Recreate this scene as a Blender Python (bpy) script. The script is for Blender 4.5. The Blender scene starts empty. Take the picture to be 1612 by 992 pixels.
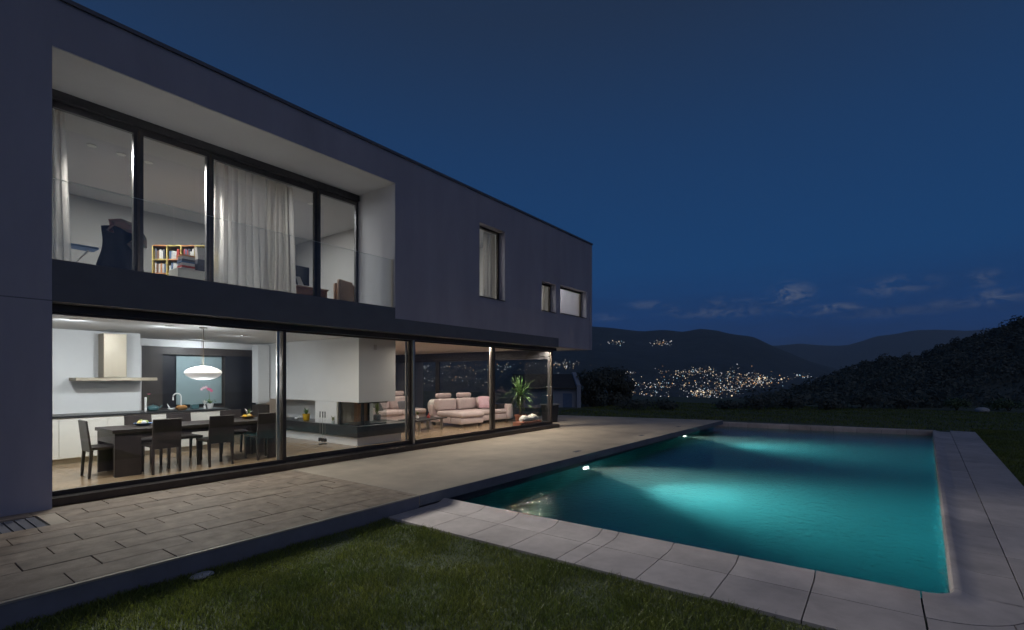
import bpy, bmesh, math, random
import numpy as np
from mathutils import Vector, Matrix
random.seed(7); np.random.seed(7)
SC = bpy.context.scene
COL = SC.collection
R = math.radians

# ------------------------------------------------------------------ camera
cam_d = bpy.data.cameras.new('camera'); cam = bpy.data.objects.new('camera', cam_d); COL.objects.link(cam)
cam.location = (0, 0, 1.65); cam.rotation_euler = (R(90), 0, R(36.2 - 90))
cam_d.sensor_width = 36; cam_d.lens = 17.6; cam_d.shift_y = 0.0604
cam_d.clip_start = 0.05; cam_d.clip_end = 40000
SC.camera = cam

# ------------------------------------------------------------------ dusk sky
CL, SN = math.cos(R(36.2)), math.sin(R(36.2))
def view_dir(px, py):
    """direction of a far point of the photographed sky / hills, as a compass direction"""
    u, v = (px - 806) / 788, (593.4 - py) / 788
    return Vector((CL + SN * u, SN - CL * u, v)).normalized()
def far_point(px, depth, py=None, z=None):
    u = (px - 806) / 788
    x, y = depth * (CL + SN * u), depth * (SN - CL * u)
    return (x, y, z if z is not None else 1.65 + depth * (593.4 - py) / 788)

W = bpy.data.worlds.new('World'); SC.world = W; W.use_nodes = True
wn, wl = W.node_tree.nodes, W.node_tree.links
bg = wn['Background']
tc = wn.new('ShaderNodeTexCoord'); sep = wn.new('ShaderNodeSeparateXYZ'); wl.new(tc.outputs['Generated'], sep.inputs[0])
ramp = wn.new('ShaderNodeValToRGB'); wl.new(sep.outputs['Z'], ramp.inputs[0])
stops = [(0.0, (.0085, .034, .145)), (.09, (.0078, .046, .172)), (.2, (.0086, .056, .176)), (.4, (.0112, .0440, .128)),
         (.58, (.0150, .0320, .074)), (1.0, (.0130, .0240, .050))]
cr = ramp.color_ramp
while len(cr.elements) < len(stops): cr.elements.new(.5)
for e, (p, c) in zip(cr.elements, stops): e.position = p; e.color = (*c, 1)
# small evening clouds low over the hills
noise = wn.new('ShaderNodeTexNoise'); noise.inputs['Scale'].default_value = 26; noise.inputs['Detail'].default_value = 8
noise.inputs['Roughness'].default_value = .62; noise.inputs['Distortion'].default_value = 1.1
mpn = wn.new('ShaderNodeMapping'); mpn.inputs['Scale'].default_value = (1, 1, 2.2)
wl.new(tc.outputs['Generated'], mpn.inputs[0]); wl.new(mpn.outputs[0], noise.inputs[0])
acc = None
for (px, py, sx, sz, k) in [(1245, 462, .040, .022, 1), (1232, 473, .05, .012, .6), (1310, 486, .050, .010, 1), (1280, 490, .05, .009, .6), (1412, 450, .06, .018, .6), (1130, 492, .12, .012, .5), (1400, 492, .10, .010, .4), (1020, 480, .05, .010, .4),
                            (1550, 438, .022, .016, .55), (1573, 468, .035, .014, .9), (1530, 478, .03, .007, .7), (1480, 480, .02, .012, .4),
                            (1137, 478, .035, .014, .4), (1060, 488, .025, .007, .45), (1175, 474, .02, .012, .35), (950, 500, .05, .01, .3), (1700, 455, .06, .02, .8), (1850, 470, .07, .02, .7), (700, 480, .06, .015, .6), (500, 470, .06, .02, .7)]:
    c = view_dir(px, py)
    s = wn.new('ShaderNodeVectorMath'); s.operation = 'SUBTRACT'; s.inputs[1].default_value = c; wl.new(tc.outputs['Generated'], s.inputs[0])
    m = wn.new('ShaderNodeVectorMath'); m.operation = 'MULTIPLY'; m.inputs[1].default_value = (1 / sx, 1 / sx, 1 / sz); wl.new(s.outputs[0], m.inputs[0])
    l = wn.new('ShaderNodeVectorMath'); l.operation = 'LENGTH'; wl.new(m.outputs[0], l.inputs[0])
    r_ = wn.new('ShaderNodeMapRange'); r_.interpolation_type = 'SMOOTHSTEP'; r_.inputs['From Min'].default_value = 1.2; r_.inputs['From Max'].default_value = .1
    r_.inputs['To Max'].default_value = k; wl.new(l.outputs['Value'], r_.inputs[0])
    if acc is None: acc = r_.outputs[0]
    else:
        mx = wn.new('ShaderNodeMath'); mx.operation = 'MAXIMUM'; wl.new(acc, mx.inputs[0]); wl.new(r_.outputs[0], mx.inputs[1]); acc = mx.outputs[0]
nr = wn.new('ShaderNodeMapRange'); nr.inputs['From Min'].default_value = .42; nr.inputs['From Max'].default_value = .60; wl.new(noise.outputs[0], nr.inputs[0])
cm = wn.new('ShaderNodeMath'); cm.operation = 'MULTIPLY'; wl.new(acc, cm.inputs[0]); wl.new(nr.outputs[0], cm.inputs[1])
mix = wn.new('ShaderNodeMixRGB'); wl.new(cm.outputs[0], mix.inputs[0]); wl.new(ramp.outputs[0], mix.inputs[1]); mix.inputs[2].default_value = (.105, .135, .22, 1)
# broad faint veils under the clouds
n2 = wn.new('ShaderNodeTexNoise'); n2.inputs['Scale'].default_value = 5; n2.inputs['Detail'].default_value = 6
mp2 = wn.new('ShaderNodeMapping'); mp2.inputs['Scale'].default_value = (1, 1, 7); wl.new(tc.outputs['Generated'], mp2.inputs[0]); wl.new(mp2.outputs[0], n2.inputs[0])
r2 = wn.new('ShaderNodeMapRange'); r2.inputs['From Min'].default_value = .42; r2.inputs['From Max'].default_value = .72; r2.inputs['To Max'].default_value = .5; wl.new(n2.outputs[0], r2.inputs[0])
eb = wn.new('ShaderNodeMapRange'); eb.inputs['From Min'].default_value = .2; eb.inputs['From Max'].default_value = .1; wl.new(sep.outputs['Z'], eb.inputs[0])
vm = wn.new('ShaderNodeMath'); vm.operation = 'MULTIPLY'; wl.new(r2.outputs[0], vm.inputs[0]); wl.new(eb.outputs[0], vm.inputs[1])
mix2 = wn.new('ShaderNodeMixRGB'); wl.new(vm.outputs[0], mix2.inputs[0]); wl.new(mix.outputs[0], mix2.inputs[1]); mix2.inputs[2].default_value = (.0095, .032, .105, 1)
wl.new(mix2.outputs[0], bg.inputs['Color']); bg.inputs['Strength'].default_value = 1.0

# dim wide sun added behind the camera to lift the blacks, like afterglow
sun_d = bpy.data.lights.new('sun', 'SUN'); sun_d.energy = .22; sun_d.angle = R(70); sun_d.color = (1, .93, .96)
sun = bpy.data.objects.new('sun', sun_d); COL.objects.link(sun)
sun.rotation_euler = Vector((.55, .75, -.55)).to_track_quat('-Z', 'Y').to_euler()

# ------------------------------------------------------------------ picture settings
vs = SC.view_settings; vs.view_transform = 'Standard'; vs.look = 'None'; vs.exposure = 0; vs.gamma = 1
try: vs.use_curve_mapping = False
except Exception: pass
SC.render.engine = 'CYCLES'
cy = SC.cycles
cy.use_denoising = True
try: cy.denoiser = 'OPENIMAGEDENOISE'
except Exception: pass
cy.max_bounces = 10; cy.diffuse_bounces = 4; cy.glossy_bounces = 4; cy.transmission_bounces = 8; cy.transparent_max_bounces = 24; cy.volume_bounces = 1
cy.sample_clamp_indirect = 4.0; cy.caustics_reflective = False; cy.caustics_refractive = False
cy.use_light_tree = True; cy.use_adaptive_sampling = True; cy.adaptive_threshold = .02

# ------------------------------------------------------------------ materials
def _mat(name):
    m = bpy.data.materials.new(name); m.use_nodes = True
    return m, m.node_tree.nodes, m.node_tree.links, m.node_tree.nodes['Principled BSDF']
def mat(name, col, rough=.6, metal=0, var=.12, scale=6, bump=0, bscale=60, stretch=(1, 1, 1), col2=None, spec=.5, coords='Object', detail=5, coat=0, island=0):
    """principled material with mottled colour, optional fine relief"""
    m, n, l, b = _mat(name)
    t = n.new('ShaderNodeTexCoord'); mp = n.new('ShaderNodeMapping'); mp.inputs['Scale'].default_value = stretch
    l.new(t.outputs[coords], mp.inputs[0])
    nz = n.new('ShaderNodeTexNoise'); nz.inputs['Scale'].default_value = scale; nz.inputs['Detail'].default_value = detail; nz.inputs['Roughness'].default_value = .6
    l.new(mp.outputs[0], nz.inputs[0])
    rp = n.new('ShaderNodeValToRGB'); e = rp.color_ramp.elements
    a = Vector(col); c2 = Vector(col2) if col2 else a * (1 + var)
    e[0].position = .3; e[1].position = .7
    e[0].color = (*(a if col2 else a * (1 - var)), 1); e[1].color = (*c2, 1)
    l.new(nz.outputs[0], rp.inputs[0])
    out = rp.outputs[0]
    if island:
        g = n.new('ShaderNodeNewGeometry') if island > 0 else n.new('ShaderNodeObjectInfo')
        hv = n.new('ShaderNodeHueSaturation'); mr = n.new('ShaderNodeMapRange')
        mr.inputs['To Min'].default_value = 1 - abs(island); mr.inputs['To Max'].default_value = 1 + abs(island)
        l.new(g.outputs['Random Per Island' if island > 0 else 'Random'], mr.inputs[0]); l.new(mr.outputs[0], hv.inputs['Value']); l.new(out, hv.inputs['Color']); out = hv.outputs[0]
    l.new(out, b.inputs['Base Color'])
    b.inputs['Roughness'].default_value = rough; b.inputs['Metallic'].default_value = metal
    b.inputs['Specular IOR Level'].default_value = spec
    if coat: b.inputs['Coat Weight'].default_value = coat; b.inputs['Coat Roughness'].default_value = .08
    if bump:
        n3 = n.new('ShaderNodeTexNoise'); n3.inputs['Scale'].default_value = bscale; n3.inputs['Detail'].default_value = 4
        l.new(mp.outputs[0], n3.inputs[0])
        bp = n.new('ShaderNodeBump'); bp.inputs['Strength'].default_value = bump; bp.inputs['Distance'].default_value = .01
        l.new(n3.outputs[0], bp.inputs['Height']); l.new(bp.outputs[0], b.inputs['Normal'])
    return m
def leafy(m, k=.45):
    n, l = m.node_tree.nodes, m.node_tree.links; b = n['Principled BSDF']
    t = n.new('ShaderNodeBsdfTranslucent'); src = b.inputs['Base Color'].links[0].from_socket; l.new(src, t.inputs[0])
    mx_ = n.new('ShaderNodeMixShader'); mx_.inputs[0].default_value = k; l.new(b.outputs[0], mx_.inputs[1]); l.new(t.outputs[0], mx_.inputs[2]); l.new(mx_.outputs[0], n['Material Output'].inputs['Surface'])
def emit(name, col, s):
    m, n, l, b = _mat(name)
    b.inputs['Base Color'].default_value = (*col, 1); b.inputs['Emission Color'].default_value = (*col, 1); b.inputs['Emission Strength'].default_value = s
    return m
def schlick(n, l, f0, normal=None):
    lw = n.new('ShaderNodeLayerWeight'); lw.inputs['Blend'].default_value = .5
    if normal is not None: l.new(normal, lw.inputs['Normal'])
    pw = n.new('ShaderNodeMath'); pw.operation = 'POWER'; pw.inputs[1].default_value = 5; l.new(lw.outputs['Facing'], pw.inputs[0])
    ma = n.new('ShaderNodeMath'); ma.operation = 'MULTIPLY_ADD'; ma.inputs[1].default_value = 1 - f0; ma.inputs[2].default_value = f0; l.new(pw.outputs[0], ma.inputs[0])
    return ma.outputs[0]
def glass(name, tint=(.93, .95, .95), ior=1.45, rough=0.0, extra=0.0):
    """clear pane: what is behind shows through, reflections grow towards grazing angles"""
    m, n, l, b = _mat(name); n.remove(b)
    tr = n.new('ShaderNodeBsdfTransparent'); tr.inputs[0].default_value = (*tint, 1)
    gl = n.new('ShaderNodeBsdfGlossy'); gl.inputs['Roughness'].default_value = rough; gl.inputs[0].default_value = (1, 1, 1, 1)
    fr = schlick(n, l, ((ior - 1) / (ior + 1)) ** 2)
    mx = n.new('ShaderNodeMixShader'); l.new(fr, mx.inputs[0]); l.new(tr.outputs[0], mx.inputs[1]); l.new(gl.outputs[0], mx.inputs[2])
    l.new(mx.outputs[0], n['Material Output'].inputs['Surface'])
    return m
def sheer(name, col, trans=.35):
    m, n, l, b = _mat(name); n.remove(b)
    d = n.new('ShaderNodeBsdfDiffuse'); d.inputs[0].default_value = (*col, 1)
    t = n.new('ShaderNodeBsdfTranslucent'); t.inputs[0].default_value = (*col, 1)
    c = n.new('ShaderNodeBsdfTransparent')
    m1 = n.new('ShaderNodeMixShader'); m1.inputs[0].default_value = .5; l.new(d.outputs[0], m1.inputs[1]); l.new(t.outputs[0], m1.inputs[2])
    m2 = n.new('ShaderNodeMixShader'); m2.inputs[0].default_value = trans; l.new(m1.outputs[0], m2.inputs[1]); l.new(c.outputs[0], m2.inputs[2])
    l.new(m2.outputs[0], n['Material Output'].inputs['Surface'])
    return m

M = {}
M['render'] = mat('facade_render', (.345, .342, .405), .88, var=.10, scale=1.6, bump=.3, bscale=220, stretch=(1, 1, .22), detail=8)
M['white'] = mat('white_plaster', (.72, .72, .71), .8, var=.03, scale=1.5, bump=.08, bscale=150)
M['loggia'] = mat('loggia_plaster', (.66, .66, .67), .85, var=.04, scale=1.2, bump=.1, bscale=150)
M['ceiling_living'] = mat('living_ceiling', (.70, .62, .57), .8, var=.03, scale=1)
M['upper_wall'] = mat('upper_wall', (.34, .335, .33), .8, var=.03, scale=1)
M['fascia'] = mat('dark_fascia', (.12, .123, .135), .5, var=.08, scale=3)
M['roofcap'] = mat('roof_edge_metal', (.13, .13, .15), .5, metal=.2, var=.1)
M['frame'] = mat('bronze_frame', (.085, .070, .060), .35, metal=.5, var=.15, scale=9)
M['frame_dark'] = mat('black_frame', (.05, .05, .057), .4, metal=.3, var=.15, scale=9)
M['alu'] = mat('brushed_aluminium', (.52, .50, .47), .32, metal=.9, var=.1, scale=20, stretch=(1, 1, .05))
M['glass'] = glass('window_glass')
M['glass_rail'] = glass('balustrade_glass', (.95, .96, .96), 1.28)
M['glass_edge'] = mat('glass_edge', (.45, .52, .52), .2, var=.05)
M['wood_floor'] = mat('oak_floor', (.27, .19, .115), .22, var=.2, scale=5, stretch=(.6, 7, 1), col2=(.37, .275, .18), detail=7)
M['wenge'] = mat('wenge_wood', (.022, .017, .016), .42, var=.25, scale=7, stretch=(1, 1, .15), col2=(.040, .030, .028))
M['cream'] = mat('cream_lacquer', (.66, .64, .58), .4, var=.03)
M['steel'] = mat('hood_steel', (.40, .345, .26), .38, metal=.5, var=.06, scale=12, stretch=(1, 1, .1))
M['black_stone'] = mat('black_stone', (.030, .031, .033), .28, var=.3, scale=14)
M['niche'] = mat('niche_veneer', (.055, .045, .040), .5, var=.2, scale=6, stretch=(.2, 1, 1))
M['niche_dark'] = mat('dark_panel', (.020, .021, .027), .35, var=.2)
M['teal_glass'] = mat('frosted_teal_glass', (.28, .37, .38), .22, var=.08, scale=1.2)
M['chrome'] = mat('chrome', (.7, .7, .72), .12, metal=1, var=.03)
M['white_ceramic'] = mat('white_ceramic', (.75, .74, .72), .3, var=.04)
M['leather'] = mat('pink_leather', (.66, .55, .55), .48, var=.07, scale=4, bump=.12, bscale=90)
M['cushion'] = mat('grey_cushion', (.12, .12, .14), .85, var=.15, scale=12)
M['fur'] = mat('white_fleece', (.72, .70, .66), .95, var=.12, scale=18, bump=.8, bscale=70)
M['yellow'] = mat('yellow_glaze', (.72, .42, .03), .35, var=.08)
M['terracotta'] = mat('terracotta', (.28, .10, .06), .8, var=.15)
M['leaf'] = mat('leaf_green', (.075, .15, .045), .5, var=.3, scale=9, island=.4)
M['leaf_yellow'] = mat('leaf_variegated', (.16, .20, .05), .5, var=.3, scale=9, island=.4)
M['leaf_dark'] = mat('leaf_dark', (.115, .13, .11), .7, var=.4, scale=.3, island=.14, spec=.4)
leafy(M['leaf_dark'], .3)
M['petal'] = mat('pink_petal', (.65, .12, .25), .5, var=.25, scale=30)
M['petal_pale'] = mat('pale_petal', (.75, .50, .58), .5, var=.2, scale=30)
M['stem'] = mat('stem_brown', (.10, .075, .045), .8, var=.25, scale=20)
M['bark'] = mat('bark', (.07, .055, .04), .9, var=.3, scale=12, bump=.6, bscale=20)
M['bread'] = mat('bread_crust', (.45, .22, .07), .75, var=.25, scale=20)
M['basket'] = mat('wicker', (.30, .17, .07), .8, var=.3, scale=40)
M['teal_ceramic'] = mat('teal_enamel', (.06, .13, .14), .3, var=.1)
M['copper'] = mat('copper_lining', (.55, .28, .14), .4, metal=.4, var=.2)
M['firebox'] = mat('firebox_lining', (.55, .45, .33), .7, var=.15)
M['soft_black'] = mat('black_metal', (.02, .02, .022), .5, var=.2)
M['concrete'] = mat('terrace_concrete', (.46, .395, .315), .7, var=.2, scale=1.1, bump=.12, bscale=35, detail=8)
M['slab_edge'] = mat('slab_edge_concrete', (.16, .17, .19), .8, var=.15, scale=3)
M['tile'] = mat('terrace_tile', (.30, .235, .178), .6, var=.34, scale=5.5, bump=.18, bscale=55, detail=9, island=-.13)
M['tile_base'] = mat('tile_joint', (.05, .047, .045), .9, var=.15, scale=20)
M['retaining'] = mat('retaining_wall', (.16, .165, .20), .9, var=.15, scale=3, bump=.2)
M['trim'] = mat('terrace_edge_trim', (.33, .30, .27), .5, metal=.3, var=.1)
M['coping'] = mat('coping_stone', (.47, .42, .41), .7, var=.17, scale=3.2, bump=.15, bscale=60, detail=9, island=-.11)
M['coping_base'] = mat('coping_joint', (.06, .055, .055), .9, var=.1)
M['pool_liner'] = mat('pool_liner', (.17, .43, .47), .7, var=.10, scale=1.5)
M['pool_band'] = mat('pool_waterline', (.07, .075, .08), .5, var=.2, scale=8)
M['lawn'] = mat('lawn_ground', (.075, .095, .06), .95, var=.35, scale=4, bump=.9, bscale=30, col2=(.11, .13, .08))
M['blade'] = mat('grass_blade', (.085, .13, .022), .5, var=.35, scale=1.6, island=.55, col2=(.20, .225, .045))
leafy(M['blade'], .35)
M['earth'] = mat('valley_ground', (.075, .085, .07), .95, var=.4, scale=.01, detail=8)
M['hill'] = mat('wooded_slope', (.05, .062, .055), .95, var=.4, scale=.012, detail=9)
M['stone'] = mat('pale_stone', (.42, .42, .43), .8, var=.2, scale=10, bump=.4, bscale=25)
M['neighbour'] = mat('neighbour_wall', (.30, .33, .40), .85, var=.05, scale=1)
M['town_wall'] = mat('town_wall', (.13, .13, .14), .9, var=.2, scale=.05)
M['roof_tile'] = mat('neighbour_roof', (.05, .045, .045), .8, var=.2, scale=6)
M['brown'] = mat('brown_wood', (.20, .105, .06), .5, var=.2, scale=6, stretch=(1, 1, .2))
M['coat'] = mat('dark_coat', (.028, .028, .036), .95, var=.25, scale=8, bump=.5, bscale=30)
M['scarf'] = mat('scarf_cloth', (.24, .09, .09), .95, var=.1, scale=7, col2=(.10, .14, .12), bump=.4)
M['paper'] = mat('paper', (.65, .64, .62), .8, var=.1, scale=30)
M['blue'] = mat('blue_cloth', (.10, .16, .28), .8, var=.1)
M['orange'] = mat('orange_board', (.60, .26, .10), .6, var=.08)
M['yellow_board'] = mat('yellow_board', (.62, .48, .16), .6, var=.08)
M['red'] = mat('red_cover', (.45, .06, .05), .6, var=.1)
M['screen'] = mat('monitor_black', (.012, .012, .016), .15, var=.1)
M['curtain'] = sheer('sheer_curtain', (.66, .64, .62), .28)
M['curtain_dense'] = sheer('drape', (.60, .57, .53), .05)
M['lampshade'] = emit('glowing_lampshade', (.95, .93, .90), .26)
M['lens_warm'] = emit('downlight_lens', (1, .86, .66), 4.0)
M['lens_cool'] = emit('kitchen_light_lens', (.92, .95, 1), 2.0)
M['pool_lens'] = emit('pool_lamp_lens', (1, 1, .95), 14)
for k, c, s in (('town_white', (.92, .94, .95), 1.0), ('town_warm', (1, .80, .52), 1.1), ('town_amber', (1, .52, .2), 1.2), ('town_cool', (.5, .85, 1), .9)): M[k] = emit(k, c, s)

# ------------------------------------------------------------------ mesh helpers
class MB:
    def __init__(s): s.v = []; s.f = []; s.mi = []; s.cur = 0
    def add(s, vs_, fs):
        o = len(s.v); s.v += [tuple(p) for p in vs_]; s.f += [tuple(i + o for i in f) for f in fs]; s.mi += [s.cur] * len(fs); return s
    def box(s, x0, x1, y0, y1, z0, z1):
        return s.add([(x0, y0, z0), (x1, y0, z0), (x1, y1, z0), (x0, y1, z0), (x0, y0, z1), (x1, y0, z1), (x1, y1, z1), (x0, y1, z1)],
                     [(3, 2, 1, 0), (4, 5, 6, 7), (0, 1, 5, 4), (1, 2, 6, 5), (2, 3, 7, 6), (3, 0, 4, 7)])
    def frust(s, a, b, z0, z1):
        """tapered block: a, b are (x0,x1,y0,y1) at z0 and z1"""
        return s.add([(a[0], a[2], z0), (a[1], a[2], z0), (a[1], a[3], z0), (a[0], a[3], z0), (b[0], b[2], z1), (b[1], b[2], z1), (b[1], b[3], z1), (b[0], b[3], z1)],
                     [(3, 2, 1, 0), (4, 5, 6, 7), (0, 1, 5, 4), (1, 2, 6, 5), (2, 3, 7, 6), (3, 0, 4, 7)])
    def prism(s, poly, z0, z1):
        n = len(poly)
        return s.add([(x, y, z0) for x, y in poly] + [(x, y, z1) for x, y in poly],
                     [tuple(range(n - 1, -1, -1)), tuple(range(n, 2 * n))] + [(i, (i + 1) % n, n + (i + 1) % n, n + i) for i in range(n)])
    def lathe(s, prof, c=(0, 0, 0), seg=24, sy=1.0):
        vs_ = []; fs = []; m = len(prof)
        for i in range(seg):
            a = 2 * math.pi * i / seg
            for r_, z in prof: vs_.append((c[0] + r_ * math.cos(a), c[1] + sy * r_ * math.sin(a), c[2] + z))
        for i in range(seg):
            j = (i + 1) % seg
            for k in range(m - 1): fs.append((i * m + k, j * m + k, j * m + k + 1, i * m + k + 1))
        fs.append(tuple(i * m for i in range(seg))[::-1]); fs.append(tuple(i * m + m - 1 for i in range(seg)))
        return s.add(vs_, fs)
    def tube(s, pts, r, seg=8, taper=None):
        pts = [Vector(p) for p in pts]; n = len(pts); vs_ = []; fs = []
        up = Vector((0, 0, 1))
        for i, p in enumerate(pts):
            t = (pts[min(i + 1, n - 1)] - pts[max(i - 1, 0)]).normalized()
            a = t.cross(up if abs(t.z) < .95 else Vector((1, 0, 0))).normalized(); b = t.cross(a)
            rr = r[i] if isinstance(r, (list, tuple)) else r
            for k in range(seg):
                q = 2 * math.pi * k / seg; vs_.append(p + (a * math.cos(q) + b * math.sin(q)) * rr)
        for i in range(n - 1):
            for k in range(seg):
                k2 = (k + 1) % seg; fs.append((i * seg + k, i * seg + k2, (i + 1) * seg + k2, (i + 1) * seg + k))
        fs.append(tuple(range(seg))[::-1]); fs.append(tuple((n - 1) * seg + k for k in range(seg)))
        return s.add(vs_, fs)
    def blade(s, base, tip, w, bend=(0, 0, 0), nseg=3, side=None):
        """a tapered, folded leaf from base to tip"""
        base, tip, bend = Vector(base), Vector(tip), Vector(bend)
        d_ = tip - base; sd = Vector(side) if side else d_.cross(Vector((0, 0, 1)))
        if sd.length < 1e-4: sd = Vector((1, 0, 0))
        sd.normalize(); vs_ = []; fs = []
        for i in range(nseg + 1):
            t = i / nseg; p = base + d_ * t + bend * (4 * t * (1 - t)); ww = w * (1 - t) ** .6 * (0.6 + .4 * min(1, t * 4))
            if i == nseg: ww = w * .06
            vs_ += [p - sd * ww, p + sd * ww]
        for i in range(nseg): fs.append((2 * i, 2 * i + 1, 2 * i + 3, 2 * i + 2))
        return s.add(vs_, fs)
    def blob(s, c, r, n=2, jit=.12, rng=random):
        bm = bmesh.new(); bmesh.ops.create_icosphere(bm, subdivisions=n, radius=1)
        vs_ = [(c[0] + v.co.x * r[0] * (1 + rng.uniform(-jit, jit)), c[1] + v.co.y * r[1] * (1 + rng.uniform(-jit, jit)), c[2] + v.co.z * r[2] * (1 + rng.uniform(-jit, jit))) for v in bm.verts]
        fs = [tuple(v.index for v in f.verts) for f in bm.faces]; bm.free()
        return s.add(vs_, fs)
    def build(s, name, material, parent=None, bevel=0, seg=2, smooth=False, kind=None):
        me = bpy.data.meshes.new(name)
        off = Vector((0, 0, 0))
        if parent is not None and not parent.get('_local'): off = wpos(parent)
        me.from_pydata([(p[0] - off.x, p[1] - off.y, p[2] - off.z) for p in s.v], [], s.f)
        ms = material if isinstance(material, (list, tuple)) else [material]
        for q in ms: me.materials.append(M[q] if isinstance(q, str) else q)
        if len(ms) > 1: me.polygons.foreach_set('material_index', s.mi)
        me.update()
        if bevel:
            bm = bmesh.new(); bm.from_mesh(me)
            bmesh.ops.bevel(bm, geom=bm.edges[:], offset=bevel, segments=seg, profile=.5, affect='EDGES', clamp_overlap=True)
            bm.to_mesh(me); bm.free()
        if smooth:
            me.polygons.foreach_set('use_smooth', [True] * len(me.polygons))
            try: me.set_sharp_from_angle(angle=R(40))
            except Exception: pass
        o = bpy.data.objects.new(name, me); COL.objects.link(o)
        if parent is not None: o.parent = parent
        if kind: o['kind'] = kind
        return o
def wpos(o):
    p = Vector((0, 0, 0))
    while o is not None: p += Vector(o.location); o = o.parent
    return p
def B(*a): return MB().box(*a)
def thing(name, label, cat, loc=(0, 0, 0), rz=0, group=None, local=False):
    o = bpy.data.objects.new(name, None); COL.objects.link(o); o.location = loc; o.rotation_euler = (0, 0, rz); o.empty_display_size = .1
    o['label'] = label; o['category'] = cat
    if group: o['group'] = group
    if local: o['_local'] = 1
    return o
def tag(o, label, cat, group=None):
    o['label'] = label; o['category'] = cat
    if group: o['group'] = group
    return o
def structure(o): o['kind'] = 'structure'; return o
def copy_tree(o, parent=None):
    c = o.copy(); COL.objects.link(c); c.parent = parent
    for ch in list(o.children): copy_tree(ch, c)
    return c
def cells(us, vs_, solid, t0, t1, axis):
    """one connected wall/slab with openings: solid(u,v) says which cells are filled"""
    us = sorted(set(us)); vs_ = sorted(set(vs_)); b = MB(); idx = {}
    def P(i, j, t):
        k = (i, j, t)
        if k not in idx:
            u, v, w = us[i], vs_[j], (t0, t1)[t]
            b.v.append({'y': (u, w, v), 'x': (w, u, v), 'z': (u, v, w)}[axis]); idx[k] = len(b.v) - 1
        return idx[k]
    nu, nv = len(us) - 1, len(vs_) - 1
    S = [[bool(solid((us[i] + us[i + 1]) / 2, (vs_[j] + vs_[j + 1]) / 2)) for j in range(nv)] for i in range(nu)]
    g = lambda i, j: 0 <= i < nu and 0 <= j < nv and S[i][j]
    for i in range(nu):
        for j in range(nv):
            if not S[i][j]: continue
            b.f.append((P(i, j, 0), P(i + 1, j, 0), P(i + 1, j + 1, 0), P(i, j + 1, 0)))
            b.f.append((P(i, j, 1), P(i, j + 1, 1), P(i + 1, j + 1, 1), P(i + 1, j, 1)))
            if not g(i - 1, j): b.f.append((P(i, j, 0), P(i, j + 1, 0), P(i, j + 1, 1), P(i, j, 1)))
            if not g(i + 1, j): b.f.append((P(i + 1, j, 0), P(i + 1, j, 1), P(i + 1, j + 1, 1), P(i + 1, j + 1, 0)))
            if not g(i, j - 1): b.f.append((P(i, j, 0), P(i, j, 1), P(i + 1, j, 1), P(i + 1, j, 0)))
            if not g(i, j + 1): b.f.append((P(i, j + 1, 0), P(i + 1, j + 1, 0), P(i + 1, j + 1, 1), P(i, j + 1, 1)))
    b.mi = [0] * len(b.f)
    return b
def inside(u, v, r): return r[0] < u < r[1] and r[2] < v < r[3]
def lamp(name, kind, loc, power, col, size=.1, rot=None, spot=None, blend=.5):
    d = bpy.data.lights.new(name, kind); d.energy = power; d.color = col
    if kind == 'AREA': d.shape = 'DISK'; d.size = size
    else: d.shadow_soft_size = size
    if kind == 'SPOT': d.spot_size = spot; d.spot_blend = blend
    o = bpy.data.objects.new(name, d); COL.objects.link(o); o.location = loc
    if rot is not None: o.rotation_euler = Vector(rot).to_track_quat('-Z', 'Y').to_euler()
    return o

# ================================================================== STRUCTURE
# ------------------------------------------------------------------ lawn, terrain, hills
PN, PFL, PFR, YR0, YR1, YL = 5.37, 20.95, 21.75, -.50, -1.47, 5.32      # pool outline
def pool_right(x): return YR0 + (YR1 - YR0) * (x - 5.4) / (21.75 - 5.4)
lawn = cells([-30, 5.0, 21.9, 46], [-45, -1.5, 5.4, 48], lambda u, v: not inside(u, v, (5.0, 21.9, -1.5, 5.4)), -4.5, -.2, 'z').build('lawn', 'lawn')
structure(lawn)

def fnoise(x, y, seed=0, octv=5):
    x = np.asarray(x, float); y = np.asarray(y, float); o = np.zeros_like(x); a = 1.0; f = 1.0; rs = np.random.RandomState(seed)
    for k in range(octv):
        for j in range(3):
            th, ph = rs.uniform(0, 6.28), rs.uniform(0, 6.28)
            o += a / 3 * np.sin(f * (x * math.cos(th) + y * math.sin(th)) + ph)
        a *= .5; f *= 2.03
    return o
# valley sheet reaching the horizon
ang = np.linspace(0, 2 * math.pi, 181)[:-1]; rad = np.array([25, 45, 60, 80, 120, 180, 260, 380, 520, 700, 900, 1200, 1600, 2200, 3200, 5000, 8000, 14000, 24000.])
A, Rr = np.meshgrid(ang, rad, indexing='ij')
Xg, Yg = Rr * np.cos(A), Rr * np.sin(A)
fall = np.clip((Rr - 45) / 450, 0, 1); fall = fall * fall * (3 - 2 * fall)
Zg = -4.7 - 88 * fall + np.clip((Rr - 60) / 600, 0, 1) * 5 * fnoise(Xg / 90, Yg / 90, 3)
b = MB(); na, nr_ = A.shape
b.v = list(map(tuple, np.stack([Xg, Yg, Zg], -1).reshape(-1, 3)))
for i in range(na):
    for j in range(nr_ - 1): b.f.append((i * nr_ + j, i * nr_ + j + 1, ((i + 1) % na) * nr_ + j + 1, ((i + 1) % na) * nr_ + j))
b.f.append(tuple(i * nr_ for i in range(na)))
b.mi = [0] * len(b.f); structure(b.build('valley_ground', 'earth', smooth=True))

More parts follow.
